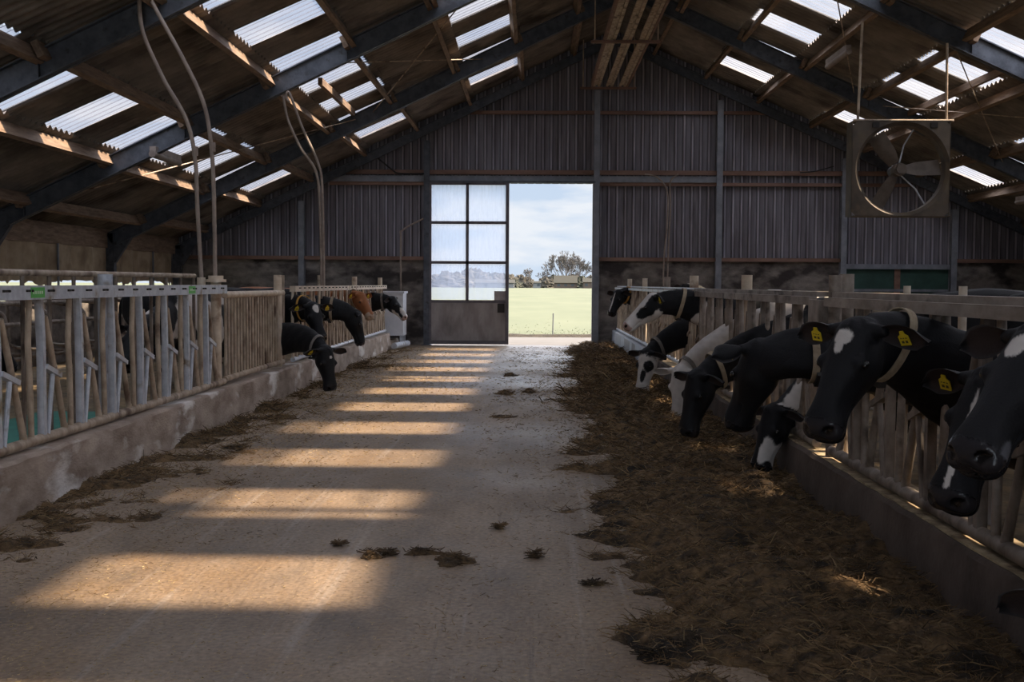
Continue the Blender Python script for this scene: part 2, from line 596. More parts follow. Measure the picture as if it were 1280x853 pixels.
def blades(name, P, D, w, cols, mt, label, cat):
    """P: start points (n,3), D: vectors (n,3), w: widths; thin bent two-piece blades"""
    n = len(P)
    side = np.cross(D, rs.normal(size=(n, 3)))
    side /= np.linalg.norm(side, axis=1)[:, None] + 1e-9
    side = side * w[:, None] * 0.5
    mid = P + D * 0.5 + rs.normal(size=(n, 3)) * np.linalg.norm(D, axis=1)[:, None] * 0.10
    end = P + D
    V = np.stack([P - side, P + side, mid + side, mid - side, end + side * 0.5, end - side * 0.5], 1).reshape(-1, 3)
    base = np.arange(n) * 6
    Fq = np.stack([np.stack([base, base + 1, base + 2, base + 3], 1), np.stack([base + 3, base + 2, base + 4, base + 5], 1)], 1).reshape(-1, 4)
    me = bpy.data.meshes.new(name)
    me.vertices.add(len(V)); me.vertices.foreach_set('co', V.ravel())
    me.loops.add(Fq.size); me.loops.foreach_set('vertex_index', Fq.ravel().astype(np.int32))
    me.polygons.add(len(Fq)); me.polygons.foreach_set('loop_start', np.arange(0, Fq.size, 4, dtype=np.int32))
    me.update(calc_edges=True)
    ca = me.color_attributes.new('Col', 'FLOAT_COLOR', 'POINT')
    c = np.concatenate([np.repeat(cols, 6, 0), np.ones((n * 6, 1))], 1)
    ca.data.foreach_set('color', c.ravel())
    me.materials.append(mt)
    o = bpy.data.objects.new(name, me)
    COL.objects.link(o)
    return tag(o, label, cat, kind='stuff')


n = 1800
P = np.stack([rs.uniform(-5, 5, n), 32.1 + rs.exponential(2.5, n), np.full(n, -0.04)], 1)
D = np.stack([rs.normal(0, .04, n), rs.normal(0, .04, n), rs.uniform(.02, .05, n)], 1)
cc = np.array([.10, .112, .062]) * rs.uniform(.6, 1.3, (n, 1))
blades('grass', P, D, np.full(n, .012), cc, M['straw'], 'short rough grass at the near edge of the field', 'grass')

# ------------------------------------------------------------------ gable wall
XD0, XD1 = -2.51, 1.42        # door opening
ZD = 3.92                     # door head
ZC = 2.08                     # top of the concrete base
m = MB()
# vertical trapezoid sheeting built rib by rib, stopped at the roof line, missing at the doorway
pitch = 0.2
x = XL
prev = None


def clad_piece(m, x0, x1, y0, y1, zb0, zt0, zb1, zt1):
    m.add([(x0, y0, zb0), (x1, y1, zb1), (x1, y1, zt1), (x0, y0, zt0)], [(0, 1, 2, 3)])


offs = [(0.0, 0.0), (0.12, 0.0), (0.145, -0.035), (0.175, -0.035), (0.2, 0.0)]
while x < XR:
    for (a, ya), (b, yb) in zip(offs[:-1], offs[1:]):
        x0, x1 = x + a, min(x + b, XR)
        if x1 <= x0: continue
        mid = (x0 + x1) / 2
        zb = ZD if XD0 < mid < XD1 else ZC - 0.05
        zt0, zt1 = roof(x0) + 0.035, roof(x1) + 0.035
        if 7.43 < mid < 10.06:
            zb = 1.9
        clad_piece(m, x0, x1, YW + ya, YW + yb, zb, zt0, zb, zt1)
    x += pitch
wf = struct(m.build('wall_far', M['clad']))
m = MB()
m.box(XL, XD0 - 0.06, YW - 0.06, YW + 0.12, 0, ZC)
m.box(XD1 + 0.06, 7.43, YW - 0.06, YW + 0.12, 0, ZC)
m.box(10.06, XR, YW - 0.06, YW + 0.12, 0, ZC)
m.build('concrete_base', M['wall_concrete'], wf)
# rails and posts of the gable
n_trim = [0]


def trim(mb, mt):
    n_trim[0] += 1
    return struct(mb.build('trim_%d' % n_trim[0], mt))


def xl(z):      # where the roof line reaches height z on the left / right
    return RX - (RZ - z) / SLS[-1] + 0.3, RX + (RZ - z) / SLS[1] - 0.3


a, b = xl(5.66)
trim(MB().box(a, b, YW - .13, YW - .04, 5.58, 5.66), M['rail_brown'])
a, b = xl(4.2)
trim(MB().box(a, b, YW - .12, YW - .04, 4.13, 4.24), M['rail_brown'])
trim(MB().box(a, 4.4, YW - .17, YW - .04, 3.95, 4.08).box(a, 4.4, YW - .19, YW - .04, 4.08, 4.095), M['steel_light'])
trim(MB().box(a, XD0, YW - .13, YW - .04, 3.87, 3.95).box(XD1, b, YW - .13, YW - .04, 3.87, 3.95), M['rail_brown'])
trim(MB().box(XL, XD0, YW - .14, YW - .04, 2.06, 2.15).box(XD1, 7.43, YW - .14, YW - .04, 2.06, 2.15)
     .box(10.06, XR, YW - .14, YW - .04, 2.06, 2.15), M['rail_brown'])
trim(MB().box(7.43, 10.06, YW - .14, YW - .04, 1.9, 2.02), M['steel_light'])


def gable_post(xc, z1, label, w=0.14):
    m = MB()
    m.box(xc - w / 2, xc + w / 2, YW - .24, YW - .225, 0, z1)
    m.box(xc - w / 2, xc + w / 2, YW - .085, YW - .07, 0, z1)
    m.box(xc - .008, xc + .008, YW - .225, YW - .085, 0, z1)
    t = thing('steel_post', (xc, YW - .15, 0), label, 'post', 'steel posts along the gable wall')
    m.build('shaft', M['steel_light'] if xc > -2 or xc < -5 else M['steel'], t)
    MB().box(xc - .12, xc + .12, YW - .28, YW - .06, 0, .015).build('base_plate', M['steel'], t)


for xc, lab in ((-5.63, 'grey steel post on the gable wall, midway between left corner and sliding door'),
                (-2.59, 'grey steel post at the left edge of the half glazed sliding door'),
                (1.50, 'grey steel post at the right edge of the open doorway, running up to the ridge'),
                (4.44, 'grey steel post on the gable wall, next one right of the open doorway'),
                (7.43, 'grey steel post left of the green stable doors in the gable'),
                (10.06, 'grey steel post right of the green stable doors in the gable')):
    gable_post(xc, roof(xc) - 0.55, lab)

# green stable doors
t = thing('stable_door', (8.75, YW, 0), 'dark green double stable door low in the right gable wall', 'door')
for x0, x1 in ((7.43, 8.70), (8.84, 10.06)):
    MB().box(x0, x1, YW - .05, YW + .0, 0.0, 1.93).build('leaf', M['green_panel'], t)
MB().box(8.70, 8.84, YW - .07, YW + .02, 0, 1.9).build('middle_post', M['rail_brown'], t)
MB().box(7.5, 10.0, YW - .09, YW - .05, 1.36, 1.42).build('cross_bar', M['steel_light'], t)

# sliding door
t = struct(thing('door_1', (-1.55, YW - .2, 0), None, None))
dx0, dx1, dy0, dy1 = -2.52, -0.60, YW - .24, YW - .19
cols_x = [(dx0 + .03, -1.64), (-1.57, dx1 - .07)]
rows_z = [(1.11, 1.96), (2.05, 2.92), (3.0, 3.88)]
m = MB()
m.box(dx0, dx0 + .05, dy0, dy1, .03, ZD)
m.box(dx1 - .08, dx1, dy0 - .02, dy1 + .02, .03, ZD)
m.box(-1.64, -1.57, dy0, dy1, 1.08, ZD)
for z in (.03, 1.03, 1.97, 2.93, 3.87):
    m.box(dx0 + .05, dx1 - .08, dy0, dy1, z, z + (.09 if z == .03 else .07))
m.build('door_frame', M['door_frame'], t)
for x0, x1 in cols_x:
    for z0, z1 in rows_z:
        MB().box(x0, x1, dy0 + .018, dy0 + .026, z0, z1).build('pane', M['glass'], t)
lp = MB().box(dx0 + .04, dx1 - .06, dy0 + .012, dy0 + .035, .1, 1.05)
for i in range(12):
    xx = dx0 + .1 + i * .15
    lp.box(xx, xx + .05, dy0 + .004, dy0 + .013, .12, 1.03)
lp.build('lower_panel', M['door_metal'], t)
MB().box(dx1 - .35, dx1 - .07, dy0 - .006, dy0 + .012, 1.1, 1.32).build('patch_plate', M['door_metal'], t)
hd = MB().box(dx1 - .27, dx1 - .1, dy0 - .02, dy0 + .005, .80, 1.02)
hd.build('handle_recess', M['rubber'], t)
MB().box(dx0 - .1, XD1 + .05, YW - .26, YW - .15, ZD + .0, ZD + .05).build('door_track', M['steel'], t)
# door jamb
struct(MB().box(XD1, XD1 + .07, YW - .1, YW + .14, 0, ZD).box(XD0 - .07, XD0, YW - .1, YW + .14, 0, ZD).build('trim_door', M['door_frame']))

# ------------------------------------------------------------------ roof
CP = 0.177
AMP = 0.029
TIERS = [0.0, 2.28, 3.44, 4.80, 5.96, 7.34, 8.50, 10.75]
LITE = {1, 3, 5}
KS = range(-11, 6)
LITE_Y = [(14.95 + 1.99 * k - 0.02, 14.95 + 1.99 * k + 0.94) for k in KS]


def corr(y):
    return AMP * math.sin(2 * math.pi * y / CP)


def slope_pt(side, d, y, dz=0.0, amp=1.0):
    return (RX + side * d, y, RZ - SLS[side] * d + corr(y) * amp + dz)


m = MB()
for side in (-1, 1):
    for ti in range(len(TIERS) - 1):
        d0, d1 = TIERS[ti], TIERS[ti + 1]
        dz0, dz1 = (-0.02 if ti else 0), 0.03     # each course tucks under the one above
        e0 = d0 - (0.10 if ti else 0)
        spans = []
        if ti in LITE:
            y = YR
            for a, b in LITE_Y:
                spans.append((y, a + .03))
                y = b - .03
            spans.append((y, YW + .2))
        else:
            spans.append((YR, YW + .2))
        for a, b in spans:
            k = max(2, int((b - a) / (CP / 6)))
            vs = []
            for i in range(k + 1):
                y = a + (b - a) * i / k
                vs.append(slope_pt(side, e0, y, dz0))
                vs.append(slope_pt(side, d1, y, dz1))
            m.add(vs, [(2 * i, 2 * i + 1, 2 * i + 3, 2 * i + 2) for i in range(k)])
struct(m.build('ceiling', M['fibre'], smooth='all'))
wn = 0
for side in (-1, 1):
    for ti in sorted(LITE):
        d0, d1 = TIERS[ti] - .05, TIERS[ti + 1] + .02
        first = None
        for a, b in LITE_Y:
            wn += 1
            mb = MB()
            k = 36
            vs = []
            for i in range(k + 1):
                y = a + (b - a) * i / k
                vs.append(slope_pt(side, d0, y, -0.012, .75))
                vs.append(slope_pt(side, d1, y, 0.022, .75))
            mb.add(vs, [(2 * i, 2 * i + 1, 2 * i + 3, 2 * i + 2) for i in range(k)])
            struct(mb.build('window_%d' % wn, M['skylight'], smooth='all'))

# steel portal frames
HD = 0.42       # height of the sheets above the frame underside
frames_y = [(-8.1, 'steel portal frame against the rear doorway wall'),
            (-3.0, 'second steel portal frame from the rear doorway wall'), (2.1, 'third steel portal frame from the rear doorway wall'),
            (7.2, 'steel portal frame fifth from the gable wall'),
            (12.33, 'steel portal frame that carries the nearest hanging pipe pair'),
            (17.46, 'steel portal frame in the middle, with the large fan hung from it'),
            (22.7, 'steel portal frame next before the gable wall'),
            (27.0, 'steel portal frame against the gable wall')]
for y, lab in frames_y:
    t = thing('portal_frame', (RX, y, 0), lab, 'steel frame')
    last = y > 26
    fw, dep = (0.14, 0.32) if not last else (0.10, 0.22)
    for side in (-1, 1):
        SL = SLS[side]
        d1 = (RX - XL - .12) if side < 0 else (XR - RX - .12)
        m = MB()
        zb = RZ - HD
        p0 = lambda d, o: (RX + side * d, y, zb - SL * d + o)
        a0, a1 = 0.0, d1
        m.bar(p0(a0, .01), p0(a1, .01), fw, .018)
        m.bar(p0(a0, dep), p0(a1, dep), fw, .018)
        m.bar(p0(a0, dep / 2), p0(a1, dep / 2), .014, dep - .02)
        for d in np.arange(2.25, d1, 2.53):
            m.bar(p0(d, dep * .06), p0(d, dep * .94), fw * .9, .012, up=(1, 0, 0))
        m.build('rafter', M['steel'], t)
        xe = RX + side * d1
        ze = zb - SL * d1 + dep
        m = MB()
        for o in (-.12, .10):
            m.box(xe + o - .009, xe + o + .009, y - fw / 2, y + fw / 2, 0, ze)
        m.box(xe - .12, xe + .10, y - .007, y + .007, 0, ze)
        m.build('column', M['steel'], t)
        kz = zb - SL * d1
        prof = [(xe, kz - .30), (xe, kz + .1), (xe - side * .45, kz + .02 + SL * .45), (xe - side * .45, kz + SL * .45 - .01), (xe - side * .13, kz - .28)]
        MB().prism(prof, y - .05, y + .05, 'y').build('knee_haunch', M['steel'], t)

# timber purlins, one run each
PD = [1.02, 2.245, 3.49, 4.755, 6.01, 7.29, 8.55, 9.85]
words = ['first', 'second', 'third', 'fourth', 'fifth', 'sixth', 'seventh', 'eighth']
for side, sn in ((-1, 'left'), (1, 'right')):
    SL = SLS[side]
    for i, d in enumerate(PD):
        t = thing('timber_purlin', (RX + side * d, 9, roof(RX + side * d)),
                  'long brown timber purlin, %s below the ridge on the %s roof slope' % (words[i], sn), 'purlin', 'timber purlins under the roof sheets')
        ys = [f[0] for f in frames_y]
        for j in range(len(ys) - 1):
            off = 0.045 if j % 2 else -0.045
            zc = RZ - SL * d - .045 - .10
            a = Vector((RX + side * (d + off), ys[j] - .22, zc - SL * off))
            b = Vector((RX + side * (d + off), min(ys[j + 1] + .22, YW - .02), zc - SL * off))
            up = Vector((SL * side, 0, 1)).normalized()
            MB().bar(a, b, .075, .185, up=up).build('timber_length', M['timber'], t)

# ridge underside board
struct(MB().box(RX - .12, RX + .12, YR, YW, RZ - .10, RZ - .06).build('trim_ridge', M['timber']))
# eaves boards
for xx in (XL, XR):
    zt = roof(xx) - .03
    s = 1 if xx < 0 else -1
    struct(MB().box(min(xx, xx + s * .08), max(xx, xx + s * .08), YR, YW, zt - .32, zt + .06).build('trim_eaves_' + ('left' if s > 0 else 'right'), M['timber']))

# ------------------------------------------------------------------ side walls
# left: low concrete wall, open air gap, tan wind curtain above
struct(MB().box(XL - .15, XL, YR, YW + .1, -.1, 1.12).build('wall_left', M['wall_concrete']))
rng = random.Random(11)
ztop = roof(XL) - .34


def curtain(name, xc, ztop, zbot, rag, parent=None):
    m = MB()
    y = YR
    vs = []
    k = 0
    while y <= YW:
        zb = zbot - rag * abs(rng.gauss(0, 1)) * (0.5 + 0.5 * math.sin(y * 1.7))
        w = .025 * math.sin(y * 5.3) + .02 * math.sin(y * 12.1)
        vs += [(xc + w, y, ztop), (xc + w * 1.4, y, (ztop + zb) / 2), (xc + w * .6, y, zb)]
        y += .11
        k += 1
    m.add(vs, [(3 * i + j, 3 * i + 3 + j, 3 * i + 4 + j, 3 * i + 1 + j) for i in range(k - 1) for j in (0, 1)])
    return m.build(name, M['curtain'], parent, smooth='all')


t = thing('wind_curtain', (XL + .02, 10, 1.6), 'long tan wind curtain hung under the left eaves above an open gap', 'curtain')
curtain('fabric', XL + .04, ztop, 1.52, .10, t)
for y in np.arange(YR + 1.2, YW, 2.55):
    MB().box(XL + .08, XL + .11, y, y + .04, 1.15, ztop).build('strap', M['steel_light'], t)
struct(MB().box(XR, XR + .15, YR, YW + .1, -.1, roof(XR)).build('wall_right', M['wall_concrete']))
# rear wall with a wide doorway
m = MB()
m.add([(XL, YR, 0), (-2.8, YR, 0), (-2.8, YR, roof(-2.8)), (XL, YR, roof(XL))], [(0, 1, 2, 3)])
m.add([(-2.8, YR, 4.1), (1.7, YR, 4.1), (1.7, YR, roof(1.7)), (-2.8, YR, roof(-2.8))], [(0, 1, 2, 3)])
m.add([(1.7, YR, 0), (XR, YR, 0), (XR, YR, roof(XR)), (1.88, YR, RZ), (1.7, YR, roof(1.7))], [(0, 1, 2, 3, 4)])
struct(m.build('wall_rear', M['clad']))

# ------------------------------------------------------------------ kerbs


def kerb(x0, x1, y0, y1, h, bev, seed):
    """long concrete kerb with a slightly worn top edge"""
    r = random.Random(seed)
    m = MB()
    n = int((y1 - y0) / .15)
    vs = []
    for i in range(n + 1):
        y = y0 + (y1 - y0) * i / n
        j = r.uniform(-.008, .008)
        h2 = h + r.uniform(-.006, .006)
        fx, bx = x0, x1
        s = 1 if bx > fx else -1
        vs += [(fx - s * .02 + j * .3, y, 0), (fx + j * .5, y, h2 - bev), (fx + s * bev, y, h2), (bx, y, h2 - .01), (bx, y, 0)]
    fs = [(5 * i + j, 5 * i + 5 + j, 5 * i + 6 + j, 5 * i + 1 + j) for i in range(n) for j in range(4)]
    fs += [(0, 1, 2, 3, 4), tuple(5 * n + k for k in (4, 3, 2, 1, 0))]
    return m.add(vs, fs)


o = kerb(LK, LK - .30, 0.8, 25.3, .37, .02, 1).build('feed_kerb', M['kerb'], smooth=True)
tag(o, 'worn grey concrete kerb with whitewash stains under the left feed fence', 'kerb')
o = kerb(LK - .02, LK - .26, 25.3, 27.1, .18, .02, 3).build('feed_kerb', M['kerb'], smooth=True)
tag(o, 'low end piece of concrete kerb by the white tank left of the door', 'kerb')
o = kerb(RK, RK + .32, 0.2, 17.9, .33, .02, 2).build('feed_kerb', M['kerb_dark'], smooth=True)
tag(o, 'dark brown concrete kerb under the right feed fence', 'kerb')
MB().box(RK + .03, RK + .30, 0.3, 17.8, .325, .336).build('crumb_layer', M['kerb_top'], o)['kind'] = 'stuff'
o = kerb(RK - .02, RK + .32, 17.9, 27.1, .40, .02, 4).build('feed_kerb', M['kerb_pale'], smooth=True)
tag(o, 'pale sheeted kerb at the far end of the right feed fence', 'kerb')

# ------------------------------------------------------------------ feed fences
PR = .65


def slot_meshes(X, s, y, mt_post, mt_chan, mt_bar, ztop, zbot):
    """one headlock slot at Y=y; s=+1 when the aisle is at +X"""
    out = []
    out.append(('neck_post', MB().tube([(X, y - .13, zbot), (X, y - .135, zbot + .3), (X, y - .16, zbot + .68), (X, y - .13, ztop)], .021, 10), mt_post))
    c = MB()
    # folded channel with a kink near the top
    pts = [(y + .02, zbot - .01), (y + .02, zbot + .66), (y - .005, ztop)]
    for (ya, za), (yb, zb) in zip(pts[:-1], pts[1:]):
        c.add([(X - .024, ya, za), (X + .024, ya, za), (X + .024, yb, zb), (X - .024, yb, zb),
               (X - .024, ya + .006, za), (X + .024, ya + .006, za), (X + .024, yb + .006, zb), (X - .024, yb + .006, zb)],
              [(0, 1, 2, 3), (7, 6, 5, 4), (0, 3, 7, 4), (1, 5, 6, 2)])
        for sx in (-1, 1):
            xx = X + sx * .024
            c.add([(xx, ya, za), (xx, ya + .045, za), (xx, yb + .045, zb), (xx, yb, zb),
                   (xx - sx * .005, ya, za), (xx - sx * .005, ya + .045, za), (xx - sx * .005, yb + .045, zb), (xx - sx * .005, yb, zb)],
                  [(0, 1, 2, 3), (7, 6, 5, 4), (1, 5, 6, 2)])
    out.append(('channel_post', c, mt_chan))
    out.append(('swing_bar', MB().tube([(X, y + .10, ztop - .12), (X, y + .22, zbot + .55), (X, y + .40, zbot + .05)], .023, 10)
                .tube([(X, y + .40, zbot + .06), (X, y + .41, zbot + .0)], .026, 10), mt_bar))
    out.append(('latch_bracket', MB().bar((X + s * .012, y + .06, zbot + .50), (X + s * .012, y + .30, zbot + .42), .05, .035), mt_chan))
    out.append(('stay_rod', MB().tube([(X + s * .01, y + .20, zbot + .44), (X + s * .01, y + .10, zbot)], .018, 8), mt_chan))
    return out


def fence_panel(X, s, y0, y1, mats, label, group, zr0, zr1, zb, first=None, double=False, sticker=(), pitch=PR, rr=.036):
    t = thing('feed_fence', (X, y0, 0), label, 'feed fence', group)
    mp, mc, mbr, mr, mbt = mats
    if double:
        MB().box(X - .02, X + .10, y0, y1, zr0 + .05, zr1).build('top_rail', mr, t)
        MB().box(X - .075, X - .02, y0, y1, zr0 - .01, zr1 - .035).build('front_rail', mr, t)
    else:
        m = MB().box(X - .03 * s - .01, X + .035 * s + .01, y0, y1, zr0, zr1) if s > 0 else MB().box(X - .04, X + .04, y0, y1, zr0, zr1)
        rail = m.build('top_rail', mr, t)
        y = y0 + .25
        while y < y1 - .1:
            b = MB().box(X + s * .035, X + s * .047, y - .012, y + .087, (zr0 + zr1) / 2 + .004, (zr0 + zr1) / 2 + .020) if s > 0 else MB()
            for dy in (0, .075):
                b.tube([(X + s * .03, y + dy, (zr0 + zr1) / 2 + .012), (X + s * .058, y + dy, (zr0 + zr1) / 2 + .012)], .009, 6)
            b.build('bolt_pair', M['rubber'], rail)
            y += .33
        for ys in sticker:
            st = MB().box(X + s * .045, X + s * .0475, ys, ys + .21, zr0 + .012, zr1 - .012) if s > 0 else MB()
            so = st.build('sticker', M['sticker'], rail)
            ink = MB()
            for q in range(5):
                ink.box(X + .0475, X + .0485, ys + .03 + q * .032, ys + .048 + q * .032, zr0 + .038, zr1 - .036)
            ink.build('print', M['sticker_ink'], rail)
    MB().tube([(X, y0, zb), (X, y1, zb)], rr, 12).build('bottom_rail', mbt, t, smooth=True)
    y = first if first is not None else y0 + .2
    proto = None
    while y < y1 - .42:
        if proto is None:
            y_first = y
            proto = [mb.build(nm, mt, t, smooth=True) for nm, mb, mt in slot_meshes(X, s, y, mp, mc, mbr, zr0, zb)]
        else:
            for p in proto:
                dupe(p, t, (0, y - y_first, 0))
        y += pitch
    return t


def post(X, y, h, r, mt, label, group):
    o = MB().tube([(X, y, 0), (X, y, h)], r, 16).build('fence_post', mt, None, smooth=True, origin=(X, y, 0))
    return tag(o, label, 'post', group)


ML = (M['tube_tan'], M['galv'], M['tube_tan'], M['galv'], M['tube_tan'])
ML2 = (M['cream'], M['tube_tan'], M['tube_tan'], M['cream'], M['galv'])
MR = (M['rail_right'], M['tube_dark'], M['tube_dark'], M['rail_right'], M['tube_dark'])
fence_panel(FL, 1, 1.5, 12.22, ML, 'nearest left feed fence with galvanised rail and green stickers', 'feed fences on the left', 1.375, 1.47, .41,
            first=7.62 - 9 * PR, sticker=(7.42, 10.85))
# bar gate
t = thing('bar_gate', (FL, 12.25, 0), 'rusty gate of close upright bars between the two left feed fences', 'gate')
MB().tube([(FL, 12.25, 1.36), (FL, 15.12, 1.36)], .038, 12).build('top_rail', M['cream'], t, smooth=True)
MB().tube([(FL, 12.25, .43), (FL, 15.12, .43)], .034, 12).build('bottom_rail', M['tube_tan'], t, smooth=True)
p = MB().tube([(FL, 12.30, .43), (FL, 12.30, 1.36)], .017, 8).build('bar', M['tube_tan'], t, smooth=True)
for i in range(1, 22):
    dupe(p, t, (0, i * .132, 0))
fence_panel(FL, 1, 15.75, 20.3, ML2, 'middle left feed fence with cream rail behind the grazing black cows', 'feed fences on the left', 1.37, 1.45, .41, first=15.9)
fence_panel(FL, 1, 20.36, 25.6, ML2, 'farthest left feed fence with the brown cow reaching through', 'feed fences on the left', 1.37, 1.45, .41, first=20.5)
fence_panel(FR, -1, 0.4, 7.55, MR, 'nearest right feed fence with worn double rail', 'feed fences on the right', 1.37, 1.455, .385, first=.45, double=True)
fence_panel(FR, -1, 7.95, 14.0, MR, 'second right feed fence, between the thick post pair and the white cow', 'feed fences on the right', 1.37, 1.455, .385, first=8.05, double=True, pitch=.6)
fence_panel(FR, -1, 14.05, 20.3, (M['tube_tan'], M['tube_tan'], M['tube_tan'], M['galv'], M['galv']), 'third right feed fence with bright rail above the white faced cow', 'feed fences on the right', 1.39, 1.46, .43, first=14.2, double=True)
fence_panel(FR, -1, 20.35, 26.9, (M['tube_tan'], M['tube_tan'], M['tube_tan'], M['galv'], M['galv']), 'farthest right feed fence ending at the gable wall', 'feed fences on the right', 1.39, 1.46, .43, first=20.5, double=True)

gp = 'posts of the feed fences'
for X, y, h, r, mt, lab in (
        (FL - .12, 9.15, 1.56, .06, M['galv'], 'stubby grey post behind the nearest left feed fence'),
        (FL - .16, 11.95, 1.55, .045, M['cream'], 'rusty square topped post at the end of the raised left pipe'),
        (FL - .05, 12.12, 1.50, .055, M['cream'], 'post with clamp ring below the nearest hanging pipe pair'),
        (FL - .02, 14.93, 1.60, .055, M['cream'], 'bright cream post at the far end of the bar gate'),
        (FL - .10, 15.50, 1.60, .045, M['tube_tan'], 'dull post just beyond the cream one at the bar gate'),
        (FL - .06, 18.2, 1.62, .06, M['cream'], 'cream post below the second hanging pipe pair'),
        (FL - .06, 21.6, 1.62, .05, M['cream'], 'thin cream post over the brown cow on the left'),
        (FL - .06, 25.2, 1.62, .05, M['cream'], 'last cream post of the left fence before the white tank'),
        (FR + .02, 7.62, 1.57, .045, M['rail_right'], 'left one of the thick post pair on the right fence'),
        (FR + .16, 7.85, 1.58, .05, M['rail_right'], 'right one of the thick post pair on the right fence'),
        (FR + .12, 11.3, 1.60, .055, M['cream'], 'stout post of the right fence above the big black neck'),
        (FR + .12, 15.0, 1.62, .06, M['cream'], 'stout post of the right fence above the white faced cow'),
        (FR + .12, 18.0, 1.62, .05, M['rail_right'], 'right fence post below the looped wall hose'),
        (FR + .12, 21.6, 1.62, .05, M['cream'], 'right fence post second from the gable wall'),
        (FR + .12, 25.0, 1.62, .05, M['cream'], 'right fence post nearest the gable wall')):
    post(X, y, h, r, mt, lab, gp)
# small stub posts along the rear of the nearest right fence
for i, (y, lab) in enumerate(((4.95, 'short pale stub post on the right rail, nearest the camera'), (6.05, 'short pale stub post on the right rail, middle one of three'),
                              (6.95, 'short pale stub post on the right rail by the thick post pair'))):
    post(FR + .28, y, 1.50, .022, M['cream'], lab, 'stub posts behind the right rail')
# ring clamp
o = MB().tube([(FL - .05, 12.12, 1.50), (FL - .05, 12.12, 1.53)], .11, 16).tube([(FL - .05, 12.12, 1.53), (FL - .05, 12.12, 1.57)], .08, 16)
tag(o.build('pipe_clamp', M['cream'], None, smooth=True), 'rusty clamp ring where the nearest hanging pipes meet the fence', 'clamp')
# latch box and clasp at the right post pair
m = MB().box(FR - .08, FR + .0, 7.66, 7.95, .95, 1.40)
o = tag(m.build('latch_plate', M['tube_dark'], None), 'dark rusty latch plate hanging beside the thick post pair', 'latch plate')
MB().tube([(FR - .085, 7.66, 1.08), (FR - .085, 7.95, 1.08)], .012, 8).build('wire_tie', M['rail_brown'], o)

# raised pipe behind the left fence
t = thing('raised_pipe_rail', (-3.62, 5, 0), 'rusty raised pipe rail with short uprights behind the nearest left feed fence', 'rail')
MB().tube([(-3.62, 5, 1.555), (-3.62, 11.9, 1.565)], .024, 10).build('pipe', M['tube_tan'], t, smooth=True)
p = MB().tube([(-3.62, 5.2, 0), (-3.62, 5.2, 1.555)], .017, 8).build('upright', M['tube_dark'], t, smooth=True)
for i in range(1, 16):
    dupe(p, t, (0, i * .445, 0))

# hanging pipe pairs


def smooth_path(pts, n=8):
    pts = [Vector(p) for p in pts]
    out = []
    for i in range(len(pts) - 1):
        p0 = pts[max(i - 1, 0)]; p1 = pts[i]; p2 = pts[i + 1]; p3 = pts[min(i + 2, len(pts) - 1)]
        for k in range(n):
            u = k / n
            out.append(0.5 * ((2 * p1) + (-p0 + p2) * u + (2 * p0 - 5 * p1 + 4 * p2 - p3) * u * u + (-p0 + 3 * p1 - 3 * p2 + p3) * u ** 3))
    out.append(pts[-1])
    return out


def W(pts, Y):
    return [at(x, y, Y) for x, y in pts]


t = thing('hanging_pipe', at(262, 350, 12.1), 'nearest pair of curved pipes dropping from the steel frame to the left fence', 'pipe', 'curved pipe pairs on the left')
MB().tube(smooth_path(W([(192, -22), (176, -6), (175, 20), (182, 50), (205, 100), (233, 150), (244, 200), (247, 265), (252, 349)], 12.1)), .022, 10).build('pipe', M['rope'], t, smooth=True)
MB().tube(smooth_path(W([(178, -20), (195, 12), (228, 72), (252, 122), (262, 165), (267, 230), (269, 349)], 12.1)), .022, 10).build('pipe', M['rope'], t, smooth=True)
for px, py in ((244, 195), (266, 190)):
    a = at(px, py, 12.1)
    MB().tube([a, a + Vector((0, 0, .10))], .032, 8).build('coupling', M['rope'], t)
t = thing('hanging_pipe', at(403, 352, 17.3), 'second pair of curved pipes dropping to the left fence near the gable', 'pipe', 'curved pipe pairs on the left')
MB().tube(smooth_path(W([(362, 128), (358, 122), (362, 117), (378, 160), (398, 205), (403, 240), (405, 357)], 17.3)), .020, 8).build('pipe', M['rope'], t, smooth=True)
MB().tube(smooth_path(W([(354, 120), (360, 150), (376, 185), (395, 215), (400, 262), (402, 357)], 17.3)), .020, 8).build('pipe', M['rope'], t, smooth=True)
# vertical pipe and hoses on the gable wall
tag(MB().tube(smooth_path([at(501, 382, YW - .2), at(501, 300, YW - .2), at(503, 288, YW - .2), at(532, 272, YW - .2)]), .022, 8).build('wall_pipe', M['rope'], None, smooth=True),
    'thin pipe standing on the gable wall left of the sliding door', 'pipe')
t = thing('wall_hose', at(835, 360, YW - .3), 'looped hose hanging on the gable wall right of the open doorway', 'hose')
MB().tube(smooth_path(W([(806, 218), (822, 222), (834, 240), (834, 280), (830, 320), (829, 358)], YW - .3)), .018, 8).build('hose', M['rope'], t, smooth=True)
MB().tube(smooth_path(W([(848, 218), (838, 228), (838, 262), (836, 300), (834, 358)], YW - .3)), .018, 8).build('hose', M['rope'], t, smooth=True)
tag(MB().tube(smooth_path(W([(470, 196), (490, 212), (500, 217), (533, 217)], YW - .2)), .02, 6).build('wall_cable', M['hose'], None),
    'slack black cable along the gable above the left door rail', 'cable')
tag(MB().tube(smooth_path(W([(1000, 216), (1020, 214), (1042, 208)], YW - .2)), .015, 6).build('wall_cable', M['hose'], None),
    'short black cable on the gable near the fan', 'cable')

